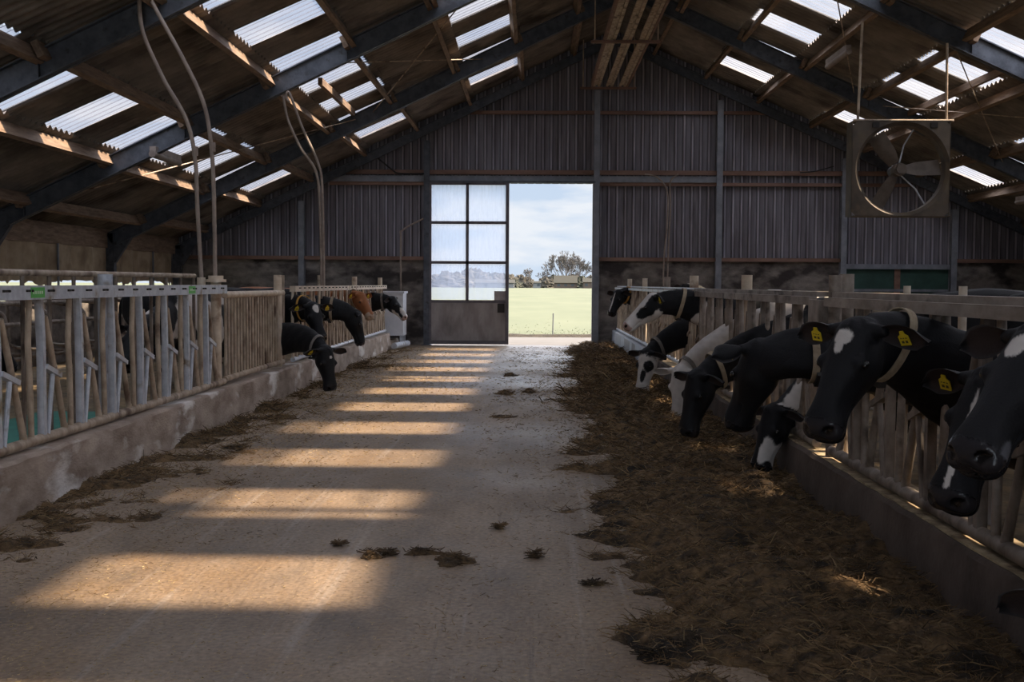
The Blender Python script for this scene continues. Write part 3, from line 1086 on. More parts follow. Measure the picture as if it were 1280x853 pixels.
# white tank + floor pipe by the gable on the left
t = thing('water_tank', (-3.35, 26.2, 0), 'white tank behind the farthest cow left of the sliding door', 'tank')
MB().box(-3.75, -3.02, 25.9, 26.6, .28, 1.26).build('body', M['plastic_white'], t)
MB().box(-3.78, -2.99, 25.87, 26.63, 1.26, 1.31).build('rim', M['plastic_white'], t)
for x, y in ((-3.7, 25.95), (-3.07, 25.95), (-3.7, 26.55), (-3.07, 26.55)):
    MB().box(x - .03, x + .03, y - .03, y + .03, 0, .28).build('leg', M['galv'], t)
tag(MB().tube([(-3.12, 25.0, .09), (-2.95, 26.2, .09)], .07, 14).build('floor_pipe', M['galv'], None, smooth=True), 'short galvanised pipe lying on the floor at the left kerb end', 'pipe')

# ------------------------------------------------------------------ fan
FY = 17.2
fx0, fx1 = at(1062, 200, FY).x, at(1183, 200, FY).x
fz0, fz1 = at(1120, 271, FY).z, at(1120, 153, FY).z
fcx, fcz = (fx0 + fx1) / 2, (fz0 + fz1) / 2
hw, hh = (fx1 - fx0) / 2, (fz1 - fz0) / 2
R = .655
fcx += .03
t = thing('ventilation_fan', (fcx, FY, fcz), 'large square box fan with three blades hung under the right roof', 'fan')
o3 = (fcx, FY, fcz)
m = MB()
n = 64
fv = []
for yy in (FY - .14,):
    for i in range(n):
        a = 2 * math.pi * (i + .5) / n
        c, s_ = math.cos(a), math.sin(a)
        k = 1 / max(abs(c), abs(s_))
        fv.append((fcx - .03 + hw * c * k, yy, fcz + hh * s_ * k))
        fv.append((fcx + (R + .05) * c, yy, fcz + (R + .05) * s_))
        fv.append((fcx + R * c, yy + .05, fcz + R * s_))
        fv.append((fcx + R * c, yy + .22, fcz + R * s_))
fs = []
for i in range(n):
    j = (i + 1) % n
    for q in range(3):
        fs.append((4 * i + q, 4 * j + q, 4 * j + q + 1, 4 * i + q + 1))
m.add(fv, fs)
m.build('orifice_plate', M['fanbox'], t, smooth=True)
m = MB()
for sx in (-1, 1):
    m.box(fcx - .03 + sx * hw - .006, fcx - .03 + sx * hw + .006, FY - .14, FY + .16, fcz - hh, fcz + hh)
    m.box(fcx - hw, fcx + hw, FY - .14, FY + .16, fcz + sx * hh - .006, fcz + sx * hh + .006)
m.build('casing', M['fanbox'], t)
m = MB().tube([(fcx, FY - .03, fcz), (fcx, FY + .13, fcz)], .10, 20).tube([(fcx, FY - .06, fcz), (fcx, FY - .03, fcz)], .065, 20)
for i in range(6):
    a = i * math.pi / 3
    m.tube([(fcx + .075 * math.cos(a), FY - .045, fcz + .075 * math.sin(a)), (fcx + .075 * math.cos(a), FY - .02, fcz + .075 * math.sin(a))], .012, 6)
m.build('hub', M['blade'], t, smooth=True)
for ang in (4, 124, 240):
    a0 = math.radians(ang)
    vs = []
    K = 9
    for i in range(K):
        r_ = .11 + (R - .03 - .11) * i / (K - 1)
        wd_ = .085 + .045 * min(1, i / (K - 1) * 3)
        tw = math.radians(38 - 16 * i / (K - 1))
        for u in (-1, -.33, .33, 1):
            tx = u * wd_
            ty = math.cos(tw) * tx
            yy = FY + .05 + math.sin(tw) * tx + .02 * (u * u)
            vs.append((fcx + r_ * math.cos(a0) - ty * math.sin(a0), yy, fcz + r_ * math.sin(a0) + ty * math.cos(a0)))
    n0 = len(vs)
    vs += [(x, y + .008, z) for x, y, z in vs]
    fs = []
    for i in range(K - 1):
        for q in range(3):
            a = i * 4 + q
            fs.append((a, a + 1, a + 5, a + 4))
            fs.append((n0 + a, n0 + a + 4, n0 + a + 5, n0 + a + 1))
    MB().add(vs, fs).build('blade', M['blade'], t, smooth='all')
m = MB()
for ang, k in ((68, 1), (-50, 1), (130, 1), (232, 1)):
    a = math.radians(ang)
    m.tube([(fcx + .08 * math.cos(a), FY + .15, fcz + .08 * math.sin(a)), (fcx + .4 * math.cos(a + .12), FY + .16, fcz + .4 * math.sin(a + .12)),
            (fcx + .72 * math.cos(a), FY + .15, fcz + .72 * math.sin(a))], .012, 6)
m.build('motor_stay', M['galv'], t)
MB().tube([(fcx, FY + .13, fcz), (fcx, FY + .36, fcz)], .08, 14).build('motor', M['steel'], t, smooth=True)
MB().tube([(fcx - hw - .02, FY - .12, fcz + hh + .01), (fcx + hw + .02, FY - .12, fcz + hh + .01)], .02, 8).build('hanging_bar', M['tube_tan'], t)
for px in (-.42, .45):
    MB().box(fcx + px - .05, fcx + px + .05, FY - .17, FY - .1, fcz + hh - .10, fcz + hh - .02).build('bracket', M['rubber'], t)
for px, py, bx in ((1078, 28, 1072), (1184, 54, 1183)):
    a = at(px, py, FY)
    b = at(bx, 156, FY)
    MB().tube([a, b], .02, 8).build('hanger_rod', M['tube_tan'], t)

# ------------------------------------------------------------------ rack under the ridge
t = thing('overhead_rack', (1.73, 19, 6.1), 'long rack of three ribbed strips hung below the ridge', 'rack')
for xc in (1.43, 1.73, 2.03):
    m = MB()
    for dx in (-.055, .055):
        m.box(xc + dx - .028, xc + dx + .028, 9, 26.3, 6.08, 6.12)
    m.box(xc - .05, xc + .05, 9, 26.3, 6.115, 6.13)
    m.build('strip', M['tube_tan'], t)
for y in (11, 16.2, 21.3, 26.3):
    MB().box(1.05, 2.35, y - .03, y + .03, 6.02, 6.07).build('cross_bar', M['rail_brown'], t)
    for x in (1.12, 2.3):
        MB().tube([(x, y, 6.04), (x, y, roof(x) - .1)], .014, 6).build('hanger', M['tube_tan'], t)
MB().box(1.30, 1.34, 9, 26.3, 6.06, 6.2).build('side_rail', M['rail_brown'], t)
MB().box(2.12, 2.16, 9, 26.3, 6.06, 6.2).build('side_rail', M['rail_brown'], t)

# batten lamps
for x, y, lab, dy in ((-5.9, 17.95, 'grimy unlit batten lamp under the left roof behind the hanging pipes', 1.3),
                      (10.4, 23.8, 'pale unlit batten lamp under the right roof beside the fan', 1.3),
                      (5.45, 20.5, 'unlit batten lamp on the purlin up left of the fan', 1.4)):
    z = roof(x) - .42
    t = thing('batten_lamp', (x, y, z), lab, 'lamp', 'unlit batten lamps')
    MB().tube([(x, y - dy / 2, z), (x, y + dy / 2, z)], .055, 10).build('cover', M['lamp_cover'], t, smooth=True)
    MB().box(x - .05, x + .05, y - dy / 2 + .03, y + dy / 2 - .03, z + .03, z + .12).build('housing', M['lamp_cover'], t)

# wind bracing and cables in the roof
br = [((-1.0, 22.8, 0), (-3.3, 17.6, 0), 'thin brace rod crossing the skylights on the upper left slope'),
      ((-3.3, 22.8, 0), (-1.0, 17.6, 0), 'second thin brace rod crossing the first on the upper left slope'),
      ((-7.9, 17.6, 0), (-3.6, 22.6, 0), 'long thin brace rod low on the left slope'),
      ((4.6, 17.6, 0), (6.4, 22.8, 0), 'thin brace rod crossing the skylights on the upper right slope'),
      ((6.4, 17.6, 0), (9.4, 22.8, 0), 'thin brace rod beside the fan on the right slope'),
      ((9.4, 17.6, 0), (6.9, 22.8, 0), 'dark brace rod over the fan on the right slope')]
for a, b, lab in br:
    pa = (a[0], a[1], roof(a[0]) - .22)
    pb = (b[0], b[1], roof(b[0]) - .22)
    tag(MB().tube([pa, pb], .011, 6).build('brace_rod', M['tube_tan'], None), lab, 'rod', 'roof brace rods')
# short extra timbers between the purlins
for x, y0, y1, lab in ((7.47, 18.0, 23.3, 'short loose timber above the fan between two right purlins'),
                       (-3.60, 18.9, 22.4, 'short loose timber crossing the left skylights between two purlins')):
    z = roof(x) - .12
    tag(MB().bar((x, y0, z), (x, y1, z - .0), .07, .12).build('loose_timber', M['timber'], None), lab, 'timber')

# ------------------------------------------------------------------ stall fittings behind the fences


def cubicle(xb, y, s, label, group):
    """free-standing cubicle divider: two looped tubes, in the plane Y=y"""
    t = thing('cubicle_divider', (xb, y, 0), label, 'stall divider', group)
    p = [(xb, y, 0), (xb, y, 1.18), (xb - s * .1, y, 1.25), (xb - s * 1.5, y, 1.15), (xb - s * 1.75, y, .95), (xb - s * 1.7, y, .6), (xb - s * 1.3, y, .42), (xb - s * .25, y, .42), (xb, y, .5)]
    MB().tube(smooth_path(p, 5), .026, 8).build('loop', M['tube_dark'], t, smooth=True)
    MB().tube([(xb, y, 0), (xb, y, 1.3)], .035, 8).build('stanchion', M['tube_dark'], t, smooth=True)


for i in range(13):
    cubicle(XL + .35, 9.0 + 1.25 * i, -1, 'curved dark stall divider in the row along the left side wall', 'stall dividers on the left')
for i in range(8):
    cubicle(10.2, 10.0 + 1.9 * i, 1, 'curved dark stall divider in the row on the right side', 'stall dividers on the right')
for X, z, sd, lab in ((-6.55, 1.22, 'left', 'upper dark neck rail running along the left stalls'), (-6.55, .95, 'left', 'lower dark neck rail running along the left stalls'),
                      (-7.9, 1.28, 'left', 'dark rail nearest the left side wall'),
                      (8.7, 1.25, 'right', 'dark neck rail running along the right stalls')):
    tag(MB().tube([(X, 5, z), (X, YW - .4, z)], .028, 8).build('neck_rail', M['tube_dark'], None, smooth=True), lab, 'rail')
tag(MB().box(-5.6, -4.7, 7, 12.6, 0, .02).build('floor_mat', M['green_mat'], None), 'green mat on the stall floor behind the nearest left fence', 'mat')
tag(MB().tube([(3.0, 3.5, 1.42), (3.0, 13, 1.42)], .02, 8).build('rear_rail', M['tube_tan'], None, smooth=True), 'thin pale pipe running behind the nearest right feed fence', 'rail')
# ------------------------------------------------------------------ cows


def lerp_rows(rows, n):
    """catmull interpolation of numeric rows -> n rows"""
    rows = np.array(rows, float)
    k = len(rows)
    out = []
    for i in range(n):
        u = i / (n - 1) * (k - 1)
        j = min(int(u), k - 2)
        f = u - j
        p0, p1, p2, p3 = rows[max(j - 1, 0)], rows[j], rows[j + 1], rows[min(j + 2, k - 1)]
        out.append(0.5 * (2 * p1 + (-p0 + p2) * f + (2 * p0 - 5 * p1 + 4 * p2 - p3) * f * f + (-p0 + 3 * p1 - 3 * p2 + p3) * f ** 3))
    return np.array(out)


def loft(mb, C, S, U, hws, hus, hds, n=24, ex=2.3, low=1.0):
    """rings: centre C, side S, up U, half width, half height up, half height down; low narrows the underside"""
    vs = []
    m_ = len(C)
    for i in range(m_):
        for k in range(n):
            a = 2 * math.pi * k / n
            c, s = math.cos(a), math.sin(a)
            e = 2 / ex
            cx = math.copysign(abs(c) ** e, c)
            sy = math.copysign(abs(s) ** e, s)
            hw_ = hws[i] * (1 - (1 - (low[i] if hasattr(low, '__len__') else low)) * max(0, -sy))
            h = hus[i] if sy > 0 else hds[i]
            vs.append(C[i] + S[i] * (cx * hw_) + U[i] * (sy * h))
    fs = []
    for i in range(m_ - 1):
        for k in range(n):
            k2 = (k + 1) % n
            fs.append((i * n + k, i * n + k2, (i + 1) * n + k2, (i + 1) * n + k))
    fs.append(tuple(range(n - 1, -1, -1)))
    fs.append(tuple((m_ - 1) * n + k for k in range(n)))
    mb.add(vs, fs)


HEAD = [  # t along the face, half width, top, bottom, underside narrowing
    (-.075, .060, -.04, -.14, .9),
    (-.04, .085, -.008, -.20, .85),
    (.00, .098, .012, -.24, .75),
    (.05, .108, .018, -.265, .65),
    (.10, .116, .016, -.275, .58),
    (.16, .119, .010, -.270, .52),
    (.22, .104, .004, -.245, .52),
    (.275, .090, .000, -.222, .60),
    (.33, .080, -.004, -.200, .70),
    (.385, .080, -.006, -.186, .82),
    (.43, .092, -.010, -.182, .92),
    (.47, .101, -.018, -.180, .96),
    (.502, .096, -.034, -.170, .96),
    (.522, .070, -.056, -.148, .95)]


def snoise(p, seed, sc):
    r = np.random.RandomState(seed)
    v = np.zeros(len(p))
    for i in range(9):
        k = r.normal(size=3) * sc * (1 + i * .25)
        v += np.sin(p @ k + r.uniform(0, 6.28)) / (1 + i * .25)
    return v / 3.2


BLACK = np.array([.0075, .0075, .0088])
WHITE = np.array([.58, .54, .50])
BROWN = np.array([.30, .115, .045])
PINK = np.array([.34, .23, .20])

cow_total = 0


def make_cow(label, body, heading_body, poll, hd, pitch, roll=0, vox=.014, base=BLACK, head_white=(), body_white=None, seed=1, tags=(),
             collar=None, collar_u=.35, group=None, size=1.0, neck_white=None, muzzle=None, ear_tilt=(0, 0), low_neck=0.0):
    """body: (x,y) of the withers; heading_body: unit dir; poll: world point; hd: heading of the face (x,y); pitch: degrees below horizontal"""
    global cow_total
    cow_total += 1
    bh = Vector((heading_body[0], heading_body[1], 0)).normalized()
    bs = Vector((0, 0, 1)).cross(bh)                     # left side
    B0 = Vector((body[0], body[1], 0))
    Z = Vector((0, 0, 1))

    def bp(x, y, z):
        return B0 + bh * (x * size) + bs * (y * size) + Z * (z * size)
    mb = MB()
    rows = lerp_rows([(-1.46, 1.17, .06, .08), (-1.40, 1.13, .17, .20), (-1.22, 1.07, .25, .33), (-.95, 1.02, .295, .40), (-.6, .98, .345, .43), (-.25, .97, .34, .43),
                      (.0, .99, .275, .43), (.2, 1.03, .215, .37), (.36, 1.08, .165, .30), (.42, 1.10, .12, .22)], 26)
    loft(mb, [bp(r[0], 0, r[1]) for r in rows], [bs] * 26, [Z] * 26, [r[2] * size for r in rows], [r[3] * size for r in rows], [r[3] * size for r in rows], 28, 2.35)
    # legs
    for sx in (-1, 1):
        # front
        L_ = lerp_rows([(.02, .15, .85, .10, .14), (.03, .16, .62, .075, .10), (.04, .16, .42, .055, .062), (.05, .16, .36, .056, .058), (.04, .16, .14, .036, .038), (.06, .16, .06, .05, .055), (.09, .16, 0.0, .058, .07)], 16)
        loft(mb, [bp(r[0], sx * r[1], r[2]) for r in L_], [bs] * 16, [bh] * 16, [r[3] * size for r in L_], [r[4] * size for r in L_], [r[4] * size for r in L_], 12, 2)
        H_ = lerp_rows([(-1.10, .17, .98, .13, .22), (-1.05, .19, .75, .10, .17), (-1.15, .19, .55, .06, .09), (-1.27, .19, .45, .045, .06), (-1.24, .19, .2, .036, .042), (-1.22, .19, .08, .045, .055), (-1.18, .19, 0, .055, .07)], 16)
        loft(mb, [bp(r[0], sx * r[1], r[2]) for r in H_], [bs] * 16, [bh] * 16, [r[3] * size for r in H_], [r[4] * size for r in H_], [r[4] * size for r in H_], 12, 2)
    # tail and udder
    T_ = lerp_rows([(-1.42, 1.30, .035), (-1.50, 1.18, .03), (-1.52, .9, .02), (-1.51, .6, .02), (-1.50, .42, .045), (-1.50, .3, .012)], 14)
    mb.tube([bp(r[0], 0, r[1]) for r in T_], [r[2] * size for r in T_], 8)
    U_ = lerp_rows([(-1.15, .62, .06), (-1.05, .56, .17), (-.9, .56, .18), (-.75, .6, .08)], 8)
    loft(mb, [bp(r[0], 0, r[1]) for r in U_], [bs] * 8, [Z] * 8, [r[2] * size for r in U_], [r[2] * size for r in U_], [r[2] * size for r in U_], 14, 2)
    # head frame
    P = Vector(poll)
    h = Vector((hd[0], hd[1], 0)).normalized()
    th = math.radians(pitch)
    Fv = (h * math.cos(th) - Z * math.sin(th)).normalized()
    Nv = (h * math.sin(th) + Z * math.cos(th)).normalized()
    Sv = Nv.cross(Fv).normalized()
    if roll:
        q = Matrix.Rotation(math.radians(roll), 3, Fv)
        Nv = q @ Nv
        Sv = q @ Sv
    hs = size

    def hp(t_, y, z):
        return P + Fv * (t_ * hs) + Sv * (y * hs) + Nv * (z * hs)
    Hr = lerp_rows(HEAD, 40)
    C = [hp(r[0], 0, (r[2] + r[3]) / 2) for r in Hr]
    loft(mb, C, [Sv] * 40, [Nv] * 40, [r[1] * hs for r in Hr], [(r[2] - r[3]) / 2 * hs for r in Hr], [(r[2] - r[3]) / 2 * hs for r in Hr], 28, 2.25, [r[4] for r in Hr])
    for sx in (-1, 1):          # brow / eye bulges, ear roots
        loft(mb, [hp(.115 + .02 * i, sx * .090, -.045) for i in range(6)], [Sv] * 6, [Nv] * 6,
             [a * hs for a in (.005, .022, .031, .031, .022, .005)], [a * hs for a in (.005, .024, .034, .034, .022, .005)], [a * hs for a in (.005, .024, .034, .034, .022, .005)], 12, 2)
        mb.tube([hp(-.005, sx * .07, -.055), hp(-.01, sx * .155, -.065)], [.040 * hs, .026 * hs], 10)
    # neck
    p0 = bp(.10, 0, 1.07 + low_neck)
    p3 = hp(.055, 0, -.125)
    tl = (p3 - p0).length
    tang = (bh * .9 + Z * -.1)
    back = (Fv * .42 + (h * .55 if pitch < 75 else h * .3)).normalized()
    p1 = p0 + tang * tl * .38
    p2 = p3 - back * tl * .33
    K = 22
    Cn, Sn, Un, hwn, hun, hdn = [], [], [], [], [], []
    for i in range(K):
        u = i / (K - 1)
        c = p0 * (1 - u) ** 3 + p1 * 3 * u * (1 - u) ** 2 + p2 * 3 * u * u * (1 - u) + p3 * u ** 3
        d = ((p1 - p0) * 3 * (1 - u) ** 2 + (p2 - p1) * 6 * u * (1 - u) + (p3 - p2) * 3 * u * u).normalized()
        upg = (Z * (1 - u) + Nv * u)
        if upg.length < .1: upg = Nv
        s = upg.cross(d)
        s0 = bs * (1 - u) + Sv * u
        if s.length < .05: s = s0
        s.normalize()
        if s.dot(s0) < 0: s = -s
        up = d.cross(s).normalized()
        if up.dot(upg) < 0: up = -up
        Cn.append(c); Sn.append(s); Un.append(up)
        e = u ** .85
        hwn.append((.175 * (1 - e) + .080 * e) * size)
        hun.append((.30 * (1 - e) + .125 * e) * size)
        hdn.append((.33 * (1 - e) + .125 * e + .02 * math.sin(math.pi * u)) * size)
    loft(mb, Cn, Sn, Un, hwn, hun, hdn, 24, 2.2)
    # one continuous skin
    me = mb.mesh('cow_raw', None)
    tmp = bpy.data.objects.new('cow_raw', me)
    COL.objects.link(tmp)
    md = tmp.modifiers.new('r', 'REMESH'); md.mode = 'VOXEL'; md.voxel_size = vox; md.adaptivity = 0
    ms = tmp.modifiers.new('s', 'SMOOTH'); ms.factor = .5; ms.iterations = 5 if vox > .012 else 7
    dg = bpy.context.evaluated_depsgraph_get()
    new = bpy.data.meshes.new_from_object(tmp.evaluated_get(dg))
    bpy.data.objects.remove(tmp)
    bpy.data.meshes.remove(me)
    nv = len(new.vertices)
    co = np.empty(nv * 3)
    new.vertices.foreach_get('co', co)
    co = co.reshape(-1, 3)
    # head-local coordinates
    A = np.array([Fv, Sv, Nv])
    hl = ((co - np.array(P)) @ A.T) / hs
    t_, y_, z_ = hl[:, 0], hl[:, 1], hl[:, 2]
    near = (t_ > -.12) & (t_ < .62) & (np.abs(y_) < .25) & (z_ > -.33) & (z_ < .1)
    ay = np.abs(y_)
    disp = np.zeros_like(co)
    # nostrils, mouth line, cheek hollow
    for c, rad, dep in (((.500, .056, -.060), .022, .034), ((.488, .070, -.068), .018, .020)):
        dd = ((t_ - c[0]) / rad) ** 2 + ((ay - c[1]) / rad) ** 2 + ((z_ - c[2]) / (rad * .8)) ** 2
        w = np.exp(-dd) * dep * near
        disp -= (w[:, None] * (A[0] * .8 + 0)) + (w * np.sign(y_))[:, None] * A[1] * .5
    ml = np.exp(-((z_ + .128 + .06 * (.50 - t_)) / .009) ** 2) * ((t_ > .32) & (t_ < .56)) * near * .014
    disp -= (ml * np.sign(y_))[:, None] * A[1] + (ml * (t_ > .5))[:, None] * A[0]
    ch = np.exp(-(((t_ - .30) / .07) ** 2 + ((z_ + .085) / .04) ** 2)) * near * (ay > .04) * .010
    disp -= (ch * np.sign(y_))[:, None] * A[1]
    jw = np.exp(-(((t_ - .13) / .06) ** 2 + ((z_ + .19) / .05) ** 2)) * near * (ay > .04) * .010
    disp += (jw * np.sign(y_))[:, None] * A[1]
    lid = np.exp(-(((t_ - .165) / .03) ** 2 + ((z_ + .028) / .014) ** 2)) * near * (ay > .07) * .008
    disp += (lid * np.sign(y_))[:, None] * A[1]
    # poll tuft
    tuft = np.exp(-(((t_ - .0) / .05) ** 2 + (y_ / .06) ** 2)) * near * (z_ > -.03) * (.012 + .010 * snoise(hl * 1.0, seed + 9, 60))
    disp += tuft[:, None] * A[2]
    # neck folds
    bl0 = (co - np.array(B0)) @ np.array([bh, bs, Z]).T / size
    fold = (bl0[:, 0] > .25) * (~near) * .004 * snoise(bl0, seed + 3, 22)
    co = co + disp * hs
    vn = np.empty(nv * 3)
    new.vertices.foreach_get('normal', vn)
    co = co + vn.reshape(-1, 3) * fold[:, None]
    # ---- colours
    col = np.tile(base, (nv, 1)).astype(float)
    bl = bl0
    ishead = (t_ > -.06) & near
    wob = snoise(hl, seed + 1, 26) * .35 + snoise(hl, seed + 2, 60) * .15
    if body_white is not None:
        nzv = snoise(bl * np.array([1, 1.0, 1]), seed, 4.2) + .10 * snoise(bl, seed + 5, 26)
        wm = np.clip((nzv - body_white) / .05 + .5, 0, 1) * (~ishead)
        tc_ = WHITE if base is not WHITE else BLACK
        col = col * (1 - wm[:, None]) + tc_ * wm[:, None]
    if base is BLACK:      # white lower legs and belly
        lw = (bl[:, 2] < .45 + .05 * snoise(bl, seed + 6, 12)) & (~ishead) & (bl[:, 0] < .4)
        col[lw] = WHITE * .8
    if neck_white is not None:
        a0, a1 = neck_white
        Cn_ = np.array([list(c) for c in Cn])
        dmin = ((co[:, None, :] - Cn_[None, ::2, :]) ** 2).sum(2)
        uu = dmin.argmin(1) * 2 / (K - 1)
        nm = (~ishead) & (np.sqrt(dmin.min(1)) < .42 * size) & (uu + wob * .08 > a0) & (uu + wob * .08 < a1) & (bl[:, 0] > .0)
        col[nm] = WHITE
    for (ct, cy, cz, rt, ry, rz, cc_) in head_white:
        e = ((t_ - ct) / rt) ** 2 + ((y_ - cy) / ry) ** 2 + ((z_ - cz) / rz) ** 2
        mk = np.clip((1 - e - wob) / .22 + .5, 0, 1) * near
        col = col * (1 - mk[:, None]) + np.asarray(cc_) * mk[:, None]
    mz = (t_ > .462) & near & (z_ > -.130)
    gloss = np.where((t_ > .455) & near, .30, 1.0)
    mcol = muzzle if muzzle is not None else np.array([.022, .020, .022])
    col[mz] = mcol
    for c, rad in (((.500, .058, -.060), .023), ((.488, .072, -.066), .016)):
        dd = ((t_ - c[0]) / rad) ** 2 + ((ay - c[1]) / rad) ** 2 + ((z_ - c[2]) / rad) ** 2
        col[(dd < 1) & near] = (.004, .003, .003)
    col *= (1 + .12 * snoise(bl, seed + 4, 30))[:, None]
    if base is BROWN:
        col[(t_ > .4) & near & (z_ < -.02)] = np.array([.40, .30, .22])
    # ---- ears appended
    V = [tuple(c) for c in co]
    polys = np.empty(len(new.loops), dtype=np.int32)
    new.loops.foreach_get('vertex_index', polys)
    st = np.empty(len(new.polygons), dtype=np.int32)
    new.polygons.foreach_get('loop_start', st)
    tt = np.empty(len(new.polygons), dtype=np.int32)
    new.polygons.foreach_get('loop_total', tt)
    faces = [tuple(polys[s_:s_ + n_]) for s_, n_ in zip(st.tolist(), tt.tolist())]
    ecol = []
    ear_pts = {}
    for sx in (-1, 1):
        # ear frame: outwards, a little back, drooping
        ax = (Sv * sx * .95 + Z * (-.20 + ear_tilt[0]) - Fv * .12).normalized()
        op = (Fv * .80 + Nv * .62 - Z * .15).normalized()      # the cup opens forwards
        op = (op - ax * op.dot(ax)).normalized()
        wd_ = ax.cross(op).normalized()
        root = hp(-.008, sx * .135, -.062)
        K1, K2 = 12, 9
        n0 = len(V)
        for layer in (0, 1):
            for i in range(K1):
                u = i / (K1 - 1)
                wdt = (.024 + .036 * math.sin(math.pi * min(1, u * .93 + .05)) ** .8) * (1 - .75 * max(0, u - .72) / .28) * hs
                for k in range(K2):
                    v = -1 + 2 * k / (K2 - 1)
                    cup = (v * v) * .034 * (1 - u * .5) * hs
                    q = root + ax * (u * .215 * hs) + wd_ * (v * wdt) + op * (cup - .014 * hs - layer * .010 * hs * (1 - abs(v) ** 3)) - Z * (.022 * u * u * hs)
                    V.append(tuple(q))
                    inner = (layer == 0 and abs(v) < .8 and u < .9)
                    ec = base if base is not WHITE else WHITE
                    if inner: ec = np.array([.030, .022, .021]) if base is BLACK else base * .75
                    if not inner and abs(v) > .95 and base is BLACK: ec = np.array([.035, .032, .032])
                    ecol.append(ec)
        for i in range(K1 - 1):
            for k in range(K2 - 1):
                a = n0 + i * K2 + k
                faces.append((a, a + 1, a + K2 + 1, a + K2))
                b = a + K1 * K2
                faces.append((b, b + K2, b + K2 + 1, b + 1))
        for i in range(K1 - 1):
            for k in (0, K2 - 1):
                a = n0 + i * K2 + k
                b = a + K1 * K2
                faces.append((a, a + K2, b + K2, b))
        ear_pts[sx] = (root, ax, op, wd_)
    full = bpy.data.meshes.new('cow')
    org = np.array([B0.x, B0.y, 0])
    V = np.array(V) - org
    full.from_pydata(V.tolist(), [], faces)
    ca = full.color_attributes.new('Col', 'FLOAT_COLOR', 'POINT')
    allc = np.concatenate([col, np.array(ecol)], 0)
    allc = np.concatenate([np.clip(allc, 0, 1), np.concatenate([gloss, np.ones(len(ecol))])[:, None]], 1)
    ca.data.foreach_set('color', allc.ravel())
    full.materials.append(M['hide'])
    full.polygons.foreach_set('use_smooth', [True] * len(full.polygons))
    full.update()
    bpy.data.meshes.remove(new)
    cow = bpy.data.objects.new('cow', full)
    COL.objects.link(cow)
    cow.location = (B0.x, B0.y, 0)
    ORG[cow.name] = (B0.x, B0.y, 0)
    tag(cow, label, 'cow', group)
    # eyes
    for sx in (-1, 1):
        e = MB()
        c = hp(.168, sx * .122, -.050)
        rr = .017 * hs
        nn = 10
        for i in range(7):
            pass
        vs, fs = [], []
        for i in range(nn + 1):
            a = math.pi * i / nn
            for k in range(14):
                b = 2 * math.pi * k / 14
                vs.append(c + (Sv * math.cos(a) * .8 + Fv * math.sin(a) * math.cos(b) * 1.25 + Nv * math.sin(a) * math.sin(b)) * rr)
        for i in range(nn):
            for k in range(14):
                fs.append((i * 14 + k, i * 14 + (k + 1) % 14, (i + 1) * 14 + (k + 1) % 14, (i + 1) * 14 + k))
        e.add(vs, fs).build('eye', M['eye'], cow, smooth='all')
    for sx in tags:
        root, ax, op, wd_ = ear_pts[sx]
        c = root + ax * (.095 * hs) + op * (.004 * hs)
        dn = (-Z + ax * .12).normalized()
        dn = (dn - op * dn.dot(op)).normalized()
        sd = dn.cross(op).normalized()
        w = .026
        prof = [(-.009, -.022), (.009, -.022), (.012, -.006), (w, .004), (w * 1.05, .052), (-w * 1.05, .052), (-w, .004), (-.012, -.006)]
        vs = [c + sd * a + dn * b + op * z for z in (.0, .005) for a, b in prof]
        k = len(prof)
        g = MB().add(vs, [tuple(range(k - 1, -1, -1)), tuple(range(k, 2 * k))] + [(i, (i + 1) % k, k + (i + 1) % k, k + i) for i in range(k)])
        eo = g.build('ear_tag', M['tag'], cow)
        ink = MB()
        for a0, b0, a1, b1 in ((-.018, .012, -.009, .017), (-.004, .012, .005, .017), (.009, .012, .017, .017), (-.017, .027, -.004, .040), (.002, .027, .016, .040)):
            ink.add([c + sd * a + dn * b + op * .0056 for a, b in ((a0, b0), (a1, b0), (a1, b1), (a0, b1))], [(0, 1, 2, 3)])
        ink.build('tag_marks', M['tag_ink'], eo)
    if collar is not None:
        u = collar_u
        i = int(u * (K - 1))
        c, s, up = Cn[i], Sn[i], Un[i]
        d = s.cross(up)
        kk = 36
        vs = []
        w = .022
        for k in range(kk):
            a = 2 * math.pi * k / kk
            cx = math.copysign(abs(math.cos(a)) ** (2 / 2.2), math.cos(a))
            sy = math.copysign(abs(math.sin(a)) ** (2 / 2.2), math.sin(a))
            hgt = (hun[i] if sy > 0 else hdn[i]) + .014
            for ww, out_ in ((-w, 0), (-w, .006), (w, .006), (w, 0)):
                sl = d * ww + d * (-sy * .03)
                vs.append(c + s * (cx * (hwn[i] + .014 + out_)) + up * (sy * (hgt + out_)) + sl)
        fs = []
        for k in range(kk):
            k2 = (k + 1) % kk
            for q in range(4):
                q2 = (q + 1) % 4
                fs.append((4 * k + q, 4 * k2 + q, 4 * k2 + q2, 4 * k + q2))
        cob = MB().add(vs, fs).build('collar', collar, cow, smooth=True)
        b0 = c - up * (hdn[i] + .02)
        MB().bar(b0 + s * -.05, b0 + s * .05, .05, .03).build('collar_box', M['rubber'], cob)
    return cow


TRI = (.075, 0, .01, .075, .050, .06, WHITE)
gR = 'cows feeding along the right fence'
gL = 'cows feeding along the left fence'

